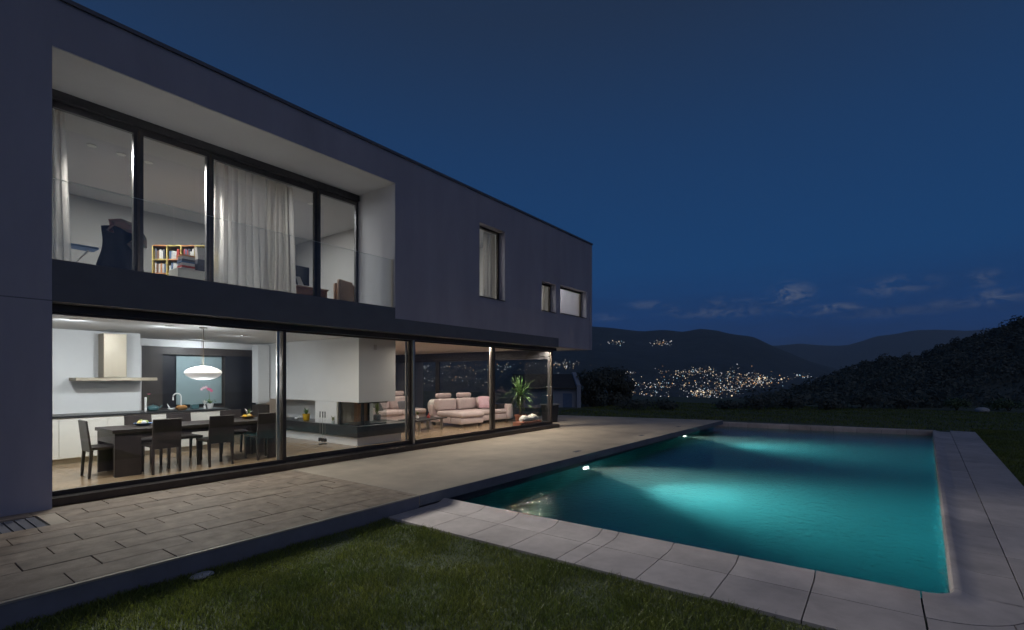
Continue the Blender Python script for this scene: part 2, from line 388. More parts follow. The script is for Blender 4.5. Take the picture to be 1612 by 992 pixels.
def ridge(name, pts, d_foot, d_crest, d_back, z_foot, seed, rough, material, a0=-75, a1=75, nA=260, nD=22):
    """mountain chain: pts = (bearing px, height px) of its skyline as seen from the garden, at its real distance"""
    px = np.array([p[0] for p in pts], float); py = np.array([p[1] for p in pts], float)
    aa = np.linspace(R(a0), R(a1), nA); b = MB(); V = []
    for a in aa:
        u = math.tan(a); x = 806 + 788 * u; yy = float(np.interp(x, px, py))
        for j in range(nD):
            t = j / (nD - 1)
            if t < .8: q = t / .8; D = d_foot + (d_crest - d_foot) * q; sh = q ** 1.25
            else: q = (t - .8) / .2; D = d_crest + (d_back - d_crest) * q; sh = 1 - q * .9
            D3 = D if abs(u) < 1.6 else D * 1.6 / abs(u)
            Hc = 1.65 + d_crest * (593.4 - yy) / 788
            z = z_foot + (Hc - z_foot) * sh
            X, Y = D3 * (CL + SN * u), D3 * (SN - CL * u)
            w = min(1, q * 3) if t < .8 else 1
            z += w * rough * float(fnoise(X / (d_crest * .11), Y / (d_crest * .11), seed, 6)) * (1 if abs(t - .8) > .03 else .35)
            V.append((X, Y, z))
    b.v = V
    for i in range(nA - 1):
        for j in range(nD - 1): b.f.append((i * nD + j, i * nD + j + 1, (i + 1) * nD + j + 1, (i + 1) * nD + j))
    b.mi = [0] * len(b.f)
    return structure(b.build(name, material, smooth=True))
NEAR = [(-3000, 470), (-800, 500), (0, 520), (400, 512), (700, 500), (850, 497), (932, 508), (970, 512), (1010, 517), (1045, 519), (1075, 522), (1100, 519), (1130, 521), (1160, 527), (1185, 531), (1210, 541), (1240, 553), (1275, 567), (1310, 577), (1350, 590), (1450, 600), (1700, 600), (5000, 590)]
FAR = [(-3000, 540), (900, 548), (1150, 546), (1225, 542), (1262, 537), (1285, 540), (1310, 542), (1335, 541), (1352, 537), (1380, 527), (1410, 522), (1440, 516), (1480, 515), (1520, 517), (1570, 512), (1650, 505), (2000, 500), (5000, 520)]
ridge('mountain', NEAR, 700, 3200, 4200, -94, 11, 26, 'hill')
ridge('far_mountain', FAR, 4300, 6000, 8000, -94, 5, 35, 'hill')
NP = np.array(NEAR, float)
def near_slope(px, D):
    """height of the town's hillside at a bearing and distance"""
    yy = float(np.interp(px, NP[:, 0], NP[:, 1])); Hc = 1.65 + 3200 * (593.4 - yy) / 788
    q = min(1, max(0, (D - 700) / 2500)); X, Y, _ = far_point(px, D, z=0)
    return -94 + (Hc + 94) * q ** 1.25 + min(1, q * 3) * 26 * float(fnoise(X / 352, Y / 352, 11, 6))

# wooded hill to the right: rises from the garden edge
HILL = [(1120, 648), (1180, 634), (1230, 612), (1275, 600), (1320, 586), (1390, 562), (1450, 555), (1520, 530), (1560, 519), (1612, 498), (1750, 470), (2000, 440), (2600, 420)]
hp = np.array(HILL, float)
def hill_z(px, D):
    t = min(1, max(0, (D - 34) / 80)); top = 1.65 + 114 * (593.4 - float(np.interp(px, hp[:, 0], hp[:, 1]))) / 788
    return -2.2 + (top - 2.3 + 2.2) * t ** 1.15
b = MB(); nA, nD = 60, 14
for i in range(nA):
    px = 1120 + (2600 - 1120) * (i / (nA - 1)) ** 1.4
    for j in range(nD):
        D = 31 + 115 * j / (nD - 1); p = far_point(px, D, z=0)
        z = hill_z(px, D) if D <= 114 else hill_z(px, 114) - (D - 114) * .25
        b.v.append((p[0], p[1], z + .35 * float(fnoise(p[0] / 5, p[1] / 5, 8, 3)) - (6 if i == 0 else 0)))
for i in range(nA - 1):
    for j in range(nD - 1): b.f.append((i * nD + j, i * nD + j + 1, (i + 1) * nD + j + 1, (i + 1) * nD + j))
b.mi = [0] * len(b.f); structure(b.build('wooded_hill', 'earth', smooth=True))

def leaves(b, c, rx, rz, n, size, rng, shell=.55):
    """leaf-clump faces spread through an uneven crown"""
    for _ in range(n):
        d_ = Vector((rng.gauss(0, 1), rng.gauss(0, 1), rng.gauss(0, 1))).normalized(); q = rng.uniform(shell, 1) ** .6
        p = Vector((c[0] + d_.x * rx * q, c[1] + d_.y * rx * q, c[2] + d_.z * rz * q))
        n_ = (d_ + Vector((rng.uniform(-.6, .6), rng.uniform(-.6, .6), rng.uniform(-.2, .8)))).normalized()
        t1 = n_.cross(Vector((0, 0, 1)) if abs(n_.z) < .9 else Vector((1, 0, 0))).normalized(); t2 = n_.cross(t1)
        s_ = size * rng.uniform(.6, 1.3); a = rng.uniform(0, 6.28); u1 = (t1 * math.cos(a) + t2 * math.sin(a)) * s_; u2 = (t2 * math.cos(a) - t1 * math.sin(a)) * s_ * .6
        b.add([p - u1, p + u2 * .9, p + u1, p - u2], [(0, 1, 2, 3)])
rng = random.Random(3)
wood = MB()
for k in range(850):
    px = 1150 + 660 * rng.random() ** .85; D = 46 + 68 * rng.random() ** .7
    hgt = rng.uniform(1.9, 3.6) * min(1, .4 + (px - 1150) / 260); gz = hill_z(px, D); p = far_point(px, D, z=gz)
    for q in range(2):
        leaves(wood, (p[0] + rng.uniform(-1, 1) * hgt * .25, p[1] + rng.uniform(-1, 1) * hgt * .25, gz + hgt * (.35 + .28 * q)), hgt * (.46 - .12 * q), hgt * .30, 46, .08 + D * .0020, rng, .7)
wo = wood.build('wood', 'leaf_dark', kind='stuff'); tag(wo, 'dark mass of woodland on the slope right of the pool', 'wood')

# the lit town on the far slope
rng = random.Random(12)
cols = ['town_white', 'town_warm', 'town_amber', 'town_cool']
town = MB(); TP = []
def town_light(px, D, r, c, up=5):
    x, y, _ = far_point(px, D, z=0); z = near_slope(px, D) + up
    town.cur = c
    town.add([(x - r, y, z), (x + r, y, z), (x, y - r, z), (x, y + r, z), (x, y, z - r), (x, y, z + r)],
             [(0, 2, 5), (2, 1, 5), (1, 3, 5), (3, 0, 5), (2, 0, 4), (1, 2, 4), (3, 1, 4), (0, 3, 4)])
def D_for(px, py):
    lo, hi = 760, 3100
    for _ in range(22):
        m_ = (lo + hi) / 2; z = near_slope(px, m_) + 5
        if 593.4 - (z - 1.65) * 788 / m_ > py: lo = m_
        else: hi = m_
    return lo
def pick(): return rng.choices([0, 1, 2, 3], [.42, .36, .12, .10])[0]
clusters = [  # (px, py, spread x, spread y, count)
    (1165, 598, 48, 11, 120), (1110, 586, 32, 6, 44), (1195, 602, 22, 4, 44), (1140, 612, 30, 5, 50), (1085, 585, 18, 4, 22), (1060, 590, 30, 6, 26),
    (1050, 606, 48, 5, 55), (1010, 605, 24, 6, 30), (985, 612, 8, 7, 30), (1110, 621, 30, 5, 50), (1098, 617, 14, 4, 34), (1112, 631, 20, 4, 34), (1020, 622, 32, 5, 26),
    (990, 587, 8, 2.5, 12), (1040, 540, 12, 4, 26), (965, 540, 14, 3, 14), (890, 574, 18, 5, 36), (1000, 628, 30, 3, 10), (1026, 645, 6, 2, 6), (1265, 592, 8, 2, 12), (1205, 596, 40, 3, 24),
    (800, 578, 60, 6, 45), (700, 582, 50, 8, 40), (740, 600, 60, 8, 30), (640, 590, 40, 10, 30), (500, 590, 160, 10, 60), (1500, 592, 60, 3, 8)]
for (cx, cy_, sx, sy, n) in clusters:
    for _ in range(int(n * 1.7)):
        px = cx + rng.gauss(0, sx * .7); py = cy_ + rng.gauss(0, sy * .7); D = D_for(px, max(528, min(650, py)))
        town_light(px, D, D * rng.choice([.00028, .00034, .0004, .0005, .0007, .001]), pick())
for (px, py, s) in [(1195, 596, .0028), (1204, 595, .0022), (1230, 597, .002), (1098, 616, .0022), (1108, 618, .0022), (1088, 616, .0016), (1112, 635, .0018), (1152, 623, .0018)]:
    D = D_for(px, py); town_light(px, D, D * s, 1)
to = town.build('town_lights', cols, kind='stuff'); tag(to, 'hundreds of small lit windows and street lights across the far hillside', 'town lights')
hs = MB()
for (cx, cy_, sx, sy, n) in clusters[:14]:
    for _ in range(n // 2):
        px = cx + rng.gauss(0, sx * .6); py = cy_ + rng.gauss(0, sy * .6); D = D_for(px, max(528, min(650, py))); x, y, _ = far_point(px, D, z=0); z = near_slope(px, D); w, h = rng.uniform(3, 6), rng.uniform(4, 8)
        hs.box(x - w, x + w, y - w * .7, y + w * .7, z - 4, z + h * .55); hs.add([(x - w, y - w * .7, z + h * .55), (x + w, y - w * .7, z + h * .55), (x + w, y + w * .7, z + h * .55), (x - w, y + w * .7, z + h * .55), (x - w, y, z + h * .8), (x + w, y, z + h * .8)], [(0, 1, 5, 4), (2, 3, 4, 5), (1, 2, 5), (3, 0, 4)])
tag(hs.build('town_houses', 'town_wall', kind='stuff'), 'unlit pale house blocks of the town among the lights', 'town')

# ------------------------------------------------------------------ terrace
terrace = structure(B(-5, 4.868, 5.205, 8.42, -.6, -.032).build('terrace', 'tile_base'))
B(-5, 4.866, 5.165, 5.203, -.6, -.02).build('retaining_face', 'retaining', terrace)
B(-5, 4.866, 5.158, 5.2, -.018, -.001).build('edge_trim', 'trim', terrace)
rng = random.Random(5)
rows = [5.203, 5.535, 5.865, 6.19, 6.515, 6.84, 7.145, 7.45, 7.77, 8.09, 8.41]
offs = [1.17, 1.435, 1.70, 1.97, 1.53, 1.79, 1.34, 1.62, 1.88, 1.44]
G = .0042
for j in range(10):
    y0, y1 = rows[j] + G, rows[j + 1] - G
    x = offs[j] - .722 * 9
    while x < 4.86:
        x0, x1 = max(x + G, -4.9), min(x + .722 - G, 4.862); x += .722
        if x1 - x0 < .03: continue
        if j in (7, 8) and x0 < 1.63:                      # notch for the floor grate and its stone surround
            if x1 <= 1.63: continue
            x0 = 1.634
        dz = rng.uniform(-.0022, .0022)
        B(x0, x1, y0, y1, -.031, dz).build('terrace_tile', 'tile', terrace, bevel=.003, seg=1)
# grate and surround at the foot of the pier
B(1.467, 1.628, 7.36, 8.08, -.031, -.002).build('surround_stone', 'concrete', terrace, bevel=.003, seg=1)
B(-1.4, 1.46, 7.36, 7.445, -.031, -.0025).build('surround_stone', 'concrete', terrace, bevel=.003, seg=1)
g = thing('floor_grate', 'dark slatted floor grate set in the paving at the pier foot', 'grate', (.6, 7.7, -.03))
B(-.6, 1.462, 7.45, 8.06, -.028, -.02).build('tray', 'soft_black', g)
for k in range(22):
    x0 = -.58 + k * .0925
    B(x0, x0 + .075, 7.46, 8.05, -.0195, -.006).build('slat', 'retaining', g)
# concrete terrace in front of the living room
slab = MB().prism([(4.872, 5.16), (20.05, 4.76), (18.6, 11.5), (14.3, 11.5), (14.3, 8.42), (4.872, 8.42)], -.15, 0)
so = structure(slab.build('concrete_terrace', 'concrete', bevel=.006, seg=1))
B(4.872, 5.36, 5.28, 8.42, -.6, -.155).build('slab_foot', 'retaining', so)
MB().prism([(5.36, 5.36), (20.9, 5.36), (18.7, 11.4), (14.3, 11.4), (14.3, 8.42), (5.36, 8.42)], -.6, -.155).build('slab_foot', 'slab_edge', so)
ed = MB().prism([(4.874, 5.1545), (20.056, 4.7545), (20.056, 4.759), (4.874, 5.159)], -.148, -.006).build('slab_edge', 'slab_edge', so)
for k, (x, y) in enumerate([(16.6, 5.33), (13.5, 5.37), (9.8, 5.38), (7.2, 5.4)][:3]):
    h = thing('floor_socket', ['small dark floor lid near the far end of the concrete terrace', 'middle one of three dark lids set in the concrete terrace edge', 'nearest dark floor lid in the concrete, above the nearer pool lamp'][k], 'floor lid', (x, y, .001), group='lids in the concrete terrace')
    B(x - .13, x + .13, y - .05, y + .05, .001, .004).build('rim', 'slab_edge', h)
    B(x - .115, x + .115, y - .04, y + .04, .0042, .006).build('lid', 'retaining', h)

# ------------------------------------------------------------------ pool
def pool_outline(grow=0.0, arc=7):
    pts = [(PN - grow, YL + grow), (PFL + grow, YL + grow), (PFR + grow, YR1 - grow)]
    cx, cyy, rr = PN + .22, pool_right(PN + .22) + .22, .22 + grow
    for k in range(arc + 1):
        a = R(270 - 90 * k / arc); pts.append((cx + rr * math.cos(a), cyy + rr * math.sin(a)))
    return pts
FLOOR_Z, WATER_Z = -1.75, -.315
basin = MB(); po = pool_outline(); n = len(po)
basin.v = [(x, y, FLOOR_Z) for x, y in po] + [(x, y, -.36) for x, y in po]
basin.f = [tuple(range(n))] + [(i, n + i, n + (i + 1) % n, (i + 1) % n) for i in range(n)]; basin.mi = [0] * len(basin.f)
bo = structure(basin.build('pool_basin', 'pool_liner'))
band = MB(); band.v = [(x, y, -.36) for x, y in po] + [(x, y, -.19) for x, y in po]; band.f = [(i, n + i, n + (i + 1) % n, (i + 1) % n) for i in range(n)]; band.mi = [0] * n
band.build('waterline_band', 'pool_band', bo)
# water: clear body with a faint teal tint, small ripples on top
wm, nn, ll, bb = _mat('pool_water_material'); nn.remove(bb)
tr = nn.new('ShaderNodeBsdfRefraction'); tr.inputs['IOR'].default_value = 1.33; tr.inputs['Roughness'].default_value = .03; gl = nn.new('ShaderNodeBsdfGlossy'); gl.inputs['Roughness'].default_value = .06
mx = nn.new('ShaderNodeMixShader'); ll.new(tr.outputs[0], mx.inputs[1]); ll.new(gl.outputs[0], mx.inputs[2]); ll.new(mx.outputs[0], nn['Material Output'].inputs['Surface'])
t_ = nn.new('ShaderNodeTexCoord'); n1 = nn.new('ShaderNodeTexNoise'); n1.inputs['Scale'].default_value = 11; n1.inputs['Detail'].default_value = 4
ll.new(t_.outputs['Object'], n1.inputs[0]); bp = nn.new('ShaderNodeBump'); bp.inputs['Strength'].default_value = .5; bp.inputs['Distance'].default_value = .03
ll.new(n1.outputs[0], bp.inputs['Height']); ll.new(bp.outputs[0], gl.inputs['Normal']); ll.new(bp.outputs[0], tr.inputs['Normal']); ll.new(schlick(nn, ll, .02, bp.outputs[0]), mx.inputs[0])
va = nn.new('ShaderNodeVolumeAbsorption'); va.inputs['Color'].default_value = (.0, .89, .915, 1); va.inputs['Density'].default_value = .34
vsn = nn.new('ShaderNodeVolumeScatter'); vsn.inputs['Color'].default_value = (.75, .97, .93, 1); vsn.inputs['Density'].default_value = .15; vsn.inputs['Anisotropy'].default_value = .35
ad = nn.new('ShaderNodeAddShader'); ll.new(va.outputs[0], ad.inputs[0]); ll.new(vsn.outputs[0], ad.inputs[1]); ll.new(ad.outputs[0], nn['Material Output'].inputs['Volume'])
wb = MB().prism(pool_outline(.012)[::-1], FLOOR_Z - .02, WATER_Z)
structure(wb.build('pool_water', wm))
# underwater lamps in the terrace-side wall
for k, (x, pw) in enumerate([(10.05, 2800), (17.15, 1900)]):
    L_ = thing('pool_lamp', ['lit round underwater lamp in the pool wall, nearest of the two', 'lit round underwater lamp in the pool wall towards the far end'][k], 'pool lamp', (x, YL, -.68), group='lamps in the pool wall')
    rim = MB(); rim.lathe([(.13, 0), (.17, 0), (.17, .02), (.15, .03), (.13, .02)], seg=24); rim.v = [(x + p[0], YL - p[2] - .002, -.68 + p[1]) for p in rim.v]; rim.build('rim', 'chrome', L_, smooth=True)
    ln = MB(); ln.lathe([(.0, .042), (.07, .038), (.125, .024), (.125, .012), (0, .010)], seg=24); ln.v = [(x + p[0], YL - p[2] - .002, -.68 + p[1]) for p in ln.v]; ln.build('lens', 'pool_lens', L_, smooth=True)
    lamp('pool_light', 'SPOT', (x, YL - .12, -.68), pw, (1, .90, .80), .06, rot=(.0, -1, -.06), spot=R(74), blend=1.0)
# coping slabs: flat back, raised rounded lip at the water
cop = structure(MB().prism([(4.30, 5.15), (5.25, 5.15), (5.25, -.5), (5.4, -.85), (21.8, -1.75), (22.0, -2.45), (5.3, -1.5), (4.30, -1.44)], -.5, -.205).build('pool_coping', 'coping_base'))
def slab_piece(name, o, e, nrm, s0, s1, w0, w1, lip, thick=.16, z=-.17):
    """one stone: runs s0..s1 along e from o, w0..w1 outward along nrm; lip at w0 when set"""
    if lip: w0 -= .014
    prof = [(w1, -thick), (w1, 0), (w0, 0), (w0, -thick)] if not lip else [(w1, -thick), (w1, 0), (w0 + .20, 0), (w0 + .13, .010), (w0 + .075, .032), (w0 + .045, .042), (w0 + .015, .038), (w0, .016), (w0, -.02), (w0, -thick)]
    m_ = len(prof); b = MB()
    for s in (s0, s1):
        for w, h in prof: b.v.append((o[0] + e[0] * s + nrm[0] * w, o[1] + e[1] * s + nrm[1] * w, z + h))
    b.f = [tuple(range(m_ - 1, -1, -1)), tuple(range(m_, 2 * m_))] + [(i, (i + 1) % m_, m_ + (i + 1) % m_, m_ + i) for i in range(m_)]; b.mi = [0] * len(b.f)
    ob = b.build(name, 'coping', cop, smooth=True)
    return ob
gp = .005
ys = [5.15, 5.02, 4.37, 3.79, 3.19, 2.60, 2.39, 1.765, 1.12, .465, -.283]
for a, b_ in zip(ys, ys[1:]):
    slab_piece('coping_slab', (PN, 0), (0, -1), (-1, 0), -a + gp, -b_ - gp, 0, .465 - gp, True)
    slab_piece('coping_slab', (PN, 0), (0, -1), (-1, 0), -a + gp, -b_ - gp, .465 + gp, 1.075, False)
# rounded inner corner
er = Vector((21.75 - 5.4, YR1 - YR0, 0)).normalized(); nr2 = Vector((er.y, -er.x, 0)); nr2 = nr2 if nr2.y < 0 else -nr2
cb = MB(); cx, cyy = PN + .22, pool_right(PN + .22) + .22; K = 8
prof = [(.465 - gp, -.16), (.465 - gp, 0), (.20, 0), (.116, .010), (.061, .032), (.031, .042), (.001, .038), (-.014, .016), (-.014, -.02), (-.014, -.16)]
for k in range(K + 1):
    a = R(180 + 90 * k / K) 
    for w, h in prof: cb.v.append((cx + (.22 + w) * math.cos(a), cyy + (.22 + w) * math.sin(a), -.17 + h))
m_ = len(prof)
for k in range(K):
    for i in range(m_): cb.f.append((k * m_ + i, k * m_ + (i + 1) % m_, (k + 1) * m_ + (i + 1) % m_, (k + 1) * m_ + i))
cb.f += [tuple(range(m_)), tuple(K * m_ + i for i in range(m_ - 1, -1, -1))]; cb.mi = [0] * len(cb.f)
cb.build('corner_stone', 'coping', cop, smooth=True)
# small filler stones beside the rounded corner, then the outer corner slabs
arc = lambda a0, a1, n_=6: [(cx + .69 * math.cos(R(a0 + (a1 - a0) * k / n_)), cyy + .69 * math.sin(R(a0 + (a1 - a0) * k / n_))) for k in range(n_ + 1)]
y45 = cyy + .69 * math.sin(R(228))
MB().prism(([(4.295, cyy - .003), (4.295, y45 + .005)] + arc(227.4, 180))[:-1] + [(cx - .69, cyy - .003)], -.33, -.171).build('coping_slab', 'coping', cop)
MB().prism([(4.295, y45 - .005), (4.295, -1.60), (cx - .002, -1.60)] + arc(270, 228.6), -.33, -.1715).build('coping_slab', 'coping', cop)
o_ = (5.4, YR0); s = .195; Lr = 16.45
while s < Lr:
    s2 = min(s + .735, Lr)
    slab_piece('coping_slab', o_, er, nr2, s + gp, s2 - gp, 0, .44 - gp, True)
    s = s2
s = .17
while s < Lr + .6:
    s2 = min(s + 1.48, Lr + .6)
    slab_piece('coping_slab', o_, er, nr2, s + gp, s2 - gp, .44 + gp, 1.07, False)
    s = s2
ef = Vector((PFL - PFR, YL - YR1, 0)); Lf = ef.length; ef.normalize(); nf = Vector((ef.y, -ef.x, 0)); nf = nf if nf.x > 0 else -nf
s = .0
while s < Lf - .15:
    s2 = s + .7
    slab_piece('coping_slab', (PFR, YR1), ef, nf, s + gp, s2 - gp, 0, .42, True)
    s = s2

# ------------------------------------------------------------------ the villa
YF, YG, YU = 8.337, 8.65, 9.60
XE = 13.95
villa = thing('villa', 'modern grey flat-roofed two-storey villa with lit glass ground floor', 'house', (8, 12, 0))
win = [(9.97, 11.06, 3.73, 5.66), (12.94, 13.77, 3.68, 4.60), (14.04, 15.84, 3.71, 4.65)]
def solid(u, v):
    if inside(u, v, (1.655, 7.17, -1, 5.80)) or inside(u, v, (7.17, XE, -1, 2.90)) or inside(u, v, (XE, 17, -1, 2.62)): return False
    return not any(inside(u, v, w) for w in win)
cells([-2.4, 1.655, 7.17, XE, 16.28] + [w[i] for w in win for i in (0, 1)], [-.3, 2.62, 2.90, 5.80, 6.40] + [w[i] for w in win for i in (2, 3)], solid, YF, YF + .30, 'y').build('facade_wall', 'render', villa)
cells([1.658, 7.168, XE], [2.60, 2.898, 3.13], lambda u, v: u < 7.168 or v < 2.898, YF + .006, YF + .26, 'y').build('fascia_beam', 'fascia', villa)
B(-2.4, 16.30, YF - .03, YF + .4, 6.402, 6.455).build('roof_edge', 'roofcap', villa)
B(16.262, 16.30, YF + .41, 17, 6.402, 6.455).build('roof_edge', 'roofcap', villa)
B(-2.4, 16.25, YF + .41, 17, 6.2, 6.41).build('roof', 'fascia', villa)
B(-2.4, 1.654, YF - .001, YF + .01, 2.598, 2.612).build('wall_joint', 'retaining', villa)
B(15.98, 16.28, YF + .302, 17, 2.62, 6.19).build('side_wall', 'render', villa)
B(-2.4, 15.975, 16.7, 17, -.3, 6.19).build('rear_wall', 'render', villa)
B(-2.4, -2.1, YF + .302, 16.69, -.3, 6.19).build('side_wall', 'render', villa)
B(-2.09, 15.975, YF + .302, 16.69, 2.625, 2.98).build('floor_slab', 'loggia', villa)
MB().tube([(16.08, YF - .03, 2.62), (16.08, YF - .03, 4.66)], .012).build('downpipe', 'render', villa)
# loggia
B(7.172, 7.42, YF + .302, YU + .1, 2.985, 5.795).build('loggia_wall', 'loggia', villa)
B(1.4, 1.652, YF + .302, YU + .1, 2.985, 5.795).build('loggia_wall', 'loggia', villa)
B(1.4, 7.42, YF + .302, YU + .1, 5.80, 5.93).build('loggia_ceiling', 'loggia', villa)
B(1.66, 7.168, YF + .004, YU - .041, 5.786, 5.7985).build('soffit_lining', 'loggia', villa)
B(7.156, 7.1685, YF + .004, YF + .3015, 3.135, 5.785).build('wall_lining', 'loggia', villa)
rail = thing('glass_balustrade', 'frameless glass balustrade along the upper loggia edge', 'balustrade', (4.4, YF + .12, 3.13))
xs = [1.66, 3.04, 4.42, 5.80, 7.15]
for a, b_ in zip(xs, xs[1:]):
    pn = B(a + .006, b_ - .006, YF + .115, YF + .13, 3.132, 4.17).build('pane', 'glass_rail', rail)
    B(a + .006, b_ - .006, YF + .114, YF + .131, 4.171, 4.175).build('top_edge', 'glass_edge', pn)
B(7.138, 7.152, YF + .05, YF + .11, 3.132, 4.17).build('wall_bracket', 'alu', rail)
# upper sliding windows
def window(name, x0, x1, z0, z1, y, fw, fmat, depth=.07, top=None, parent=villa, pane='glass'):
    top = top or fw
    f = cells([x0, x0 + fw, x1 - fw, x1], [z0, z0 + fw, z1 - top, z1], lambda u, v: not inside(u, v, (x0 + fw, x1 - fw, z0 + fw, z1 - top)), y, y + depth, 'y').build(name, fmat, parent)
    B(x0 + fw - .005, x1 - fw + .005, y + depth * .4, y + depth * .4 + .012, z0 + fw - .005, z1 - top + .005).build('pane', pane, f)
    return f
B(1.655, 7.17, YU - .04, YU + .10, 5.66, 5.799).build('window_head', 'frame_dark', villa)
for k, (a, b_) in enumerate([(1.66, 2.95), (2.955, 4.02), (4.025, 6.14), (6.145, 7.165)]):
    window('sliding_window', a, b_, 2.99, 5.655, YU + (.0 if k % 2 else .02), .062, 'frame_dark', top=.10)
    if k: B(a - .018, a + .012, YU - .012, YU - .002, 3.0, 5.6).build('window_strip', 'frame', villa)
# small windows of the right part, with lit reveals
for k, w in enumerate(win):
    f = window('window', w[0] + .002, w[1] - .002, w[2] + .002, w[3] - .002, YF + .2, .055, 'frame', depth=.06)
    B(w[0] + .001, w[1] - .001, YF - .02, YF + .19, w[2] + .001, w[2] + .022).build('sill', 'frame_dark', f)
# ground floor glazing
B(1.657, XE + .25, YF + .12, YG + .14, .002, .10).build('threshold', 'frame', villa)
B(1.657, XE + .3, YF + .27, YG + .14, 2.50, 2.598).build('head_rail', 'frame', villa)
panes = [(1.66, 4.90), (4.84, 8.00), (7.94, 11.02), (10.98, 14.20)]
for k, (a, b_) in enumerate(panes):
    y = YG + (0 if k % 2 == 0 else .065)
    f = window('sliding_door', a, b_, .101, 2.499, y, .085 if k else .06, 'frame', depth=.055, top=.035)
    if k:
        B(a + .005, a + .05, y - .022, y - .002, .105, 2.497).build('pull_profile', 'alu', f)
    if k < 3:
        B(b_ - .14, b_ - .095, y + .06, y + .095, .105, 2.497).build('pull_profile', 'alu', f)
for (xh, y) in ((13.78, YG + .045), (14.02, YG + .045)):
    h = MB(); h.tube([(xh, y, 1.05), (xh, y - .05, 1.05), (xh, y - .05, 1.33), (xh, y, 1.33)], .011); h.build('handle', 'alu', villa, smooth=True)
# glazed end wall of the living room
ex = 14.15
for k, (a, b_) in enumerate([(8.80, 11.35), (11.36, 14.0), (14.01, 16.69)]):
    f = cells([a, a + .09, b_ - .09, b_], [.09, .17, 2.24, 2.32], lambda u, v: not inside(u, v, (a + .09, b_ - .09, .17, 2.24)), ex, ex + .06, 'x').build('end_glazing', 'frame_dark', villa)
    B(ex + .02, ex + .032, a + .085, b_ - .085, .165, 2.245).build('pane', 'glass', f)
B(ex - .03, ex + .08, 8.80, 16.69, 2.322, 2.60).build('end_beam', 'frame_dark', villa)
B(ex, ex + .1, YG + .15, 16.69, -.3, .088).build('end_sill', 'fascia', villa)
# rooms: floors, ceilings, walls
structure(B(1.66, ex - .002, YG + .142, 16.69, -.3, .08).build('floor', 'wood_floor'))
B(1.655, 7.15, YG + .142, 16.69, 2.56, 2.62).build('kitchen_ceiling', 'white', villa)
B(7.152, ex - .032, YG + .142, 16.69, 2.56, 2.62).build('living_ceiling', 'ceiling_living', villa)
B(1.2, 1.65, YF + .31, 16.69, -.3, 2.6).build('kitchen_wall', 'white', villa)
B(1.655, 3.87, 12.5, 12.7, .08, 2.558).build('kitchen_wall', 'white', villa)
B(3.66, 3.87, 12.71, 14.0, .08, 2.558).build('kitchen_wall', 'white', villa)
cells([3.66, 4.36, 7.05, 7.3], [.08, .86, 2.39, 2.558], lambda u, v: not inside(u, v, (4.36, 7.05, -1, 2.39)), 14.0, 14.2, 'y').build('kitchen_wall', 'white', villa)
B(7.75, ex - .04, 16.4, 16.68, .08, 2.558).build('living_wall', 'white', villa)
B(1.4, 1.65, YU + .11, 14.3, 2.985, 5.66).build('upper_wall', 'upper_wall', villa)
B(1.4, 8.6, 14.3, 14.5, 2.985, 5.66).build('upper_wall', 'upper_wall', villa)
B(8.4, 8.6, YU + .3, 14.29, 2.985, 5.66).build('upper_wall', 'upper_wall', villa)
B(7.425, 8.6, YU - .6, YU - .4, 2.985, 5.66).build('upper_wall', 'upper_wall', villa)
B(1.4, 8.6, YU + .102, 14.5, 5.662, 5.8).build('upper_ceiling', 'upper_wall', villa)
B(8.62, 15.97, 11.6, 11.8, 2.985, 5.7).build('rear_room_wall', 'white', villa)
for x in (8.62, 12.1, 13.86): B(x, x + .12, YF + .305, 11.59, 2.985, 5.7).build('partition', 'white', villa)
B(8.62, 15.97, YF + .305, 11.8, 5.702, 5.8).build('rear_room_ceiling', 'white', villa)

# ------------------------------------------------------------------ light fittings and their light, plus fill lamps added by the glass and upstairs
def downlight(x, y, z, lens, power, col, size=.09, tilt=0.0):
    rim = MB().lathe([(.045, 0), (.068, 0), (.068, -.008), (.045, -.008)], (x, y, z), 20).build('downlight', 'alu', villa, smooth=True)
    MB().lathe([(0, -.004), (.044, -.004), (.044, -.002), (0, -.002)], (x, y, z), 16).build('lens', lens, rim)
    if power: lamp('downlight_and_fill', 'AREA', (x, y, z - .05), power, col, size, rot=(0, -math.sin(R(tilt)), -math.cos(R(tilt))))
WARM, COOL, NEUT = (1, .86, .72), (.90, .94, 1.0), (1, .93, .84)
for x, y, p in [(2.4, 9.05, 26), (3.9, 9.05, 27), (5.6, 9.05, 24)]: downlight(x, y, 2.56, 'lens_cool', p, (1, .90, .77), tilt=6)  # row added close to the glass so its light spills onto the tiles
for x, y, p in [(2.3, 10.2, 34), (3.6, 10.2, 32), (5.4, 11.2, 14), (5.4, 13.2, 18)]: downlight(x, y, 2.56, 'lens_cool', p, COOL, tilt=-25)
for x, y, p in [(8.9, 9.1, 24), (10.6, 9.1, 40), (12.4, 9.1, 46), (13.6, 9.1, 46)]: downlight(x, y, 2.56, 'lens_warm', p, (1, .86, .71), tilt=18)  # row tilted outward, added to brighten the concrete terrace
for x, y, p in [(9.2, 11.6, 18), (10.9, 12.0, 18), (12.6, 11.8, 18), (10.0, 14.4, 14), (12.2, 14.6, 14)]: downlight(x, y, 2.56, 'lens_warm', p, WARM)
for x, y, p in [(2.7, 11.0, 950), (3.12, 11.0, 950), (3.54, 11.0, 950)]:
    downlight(x, y, 5.66, 'lens_warm', 0, WARM)  # unlit-by-itself fitting added to go with the lawn spot
    lamp('downlight_and_fill', 'SPOT', (x, y, 5.60), p, (1, .92, .85), .05, rot=(.08, -math.sin(R(54)), -math.cos(R(54))), spot=R(62), blend=.5)  # added fill spot, aimed out through the loggia at lawn and coping
downlight(6.6, 10.6, 5.66, 'lens_warm', 14, (.98, .97, 1))  # weak fill added to brighten the loggia wall
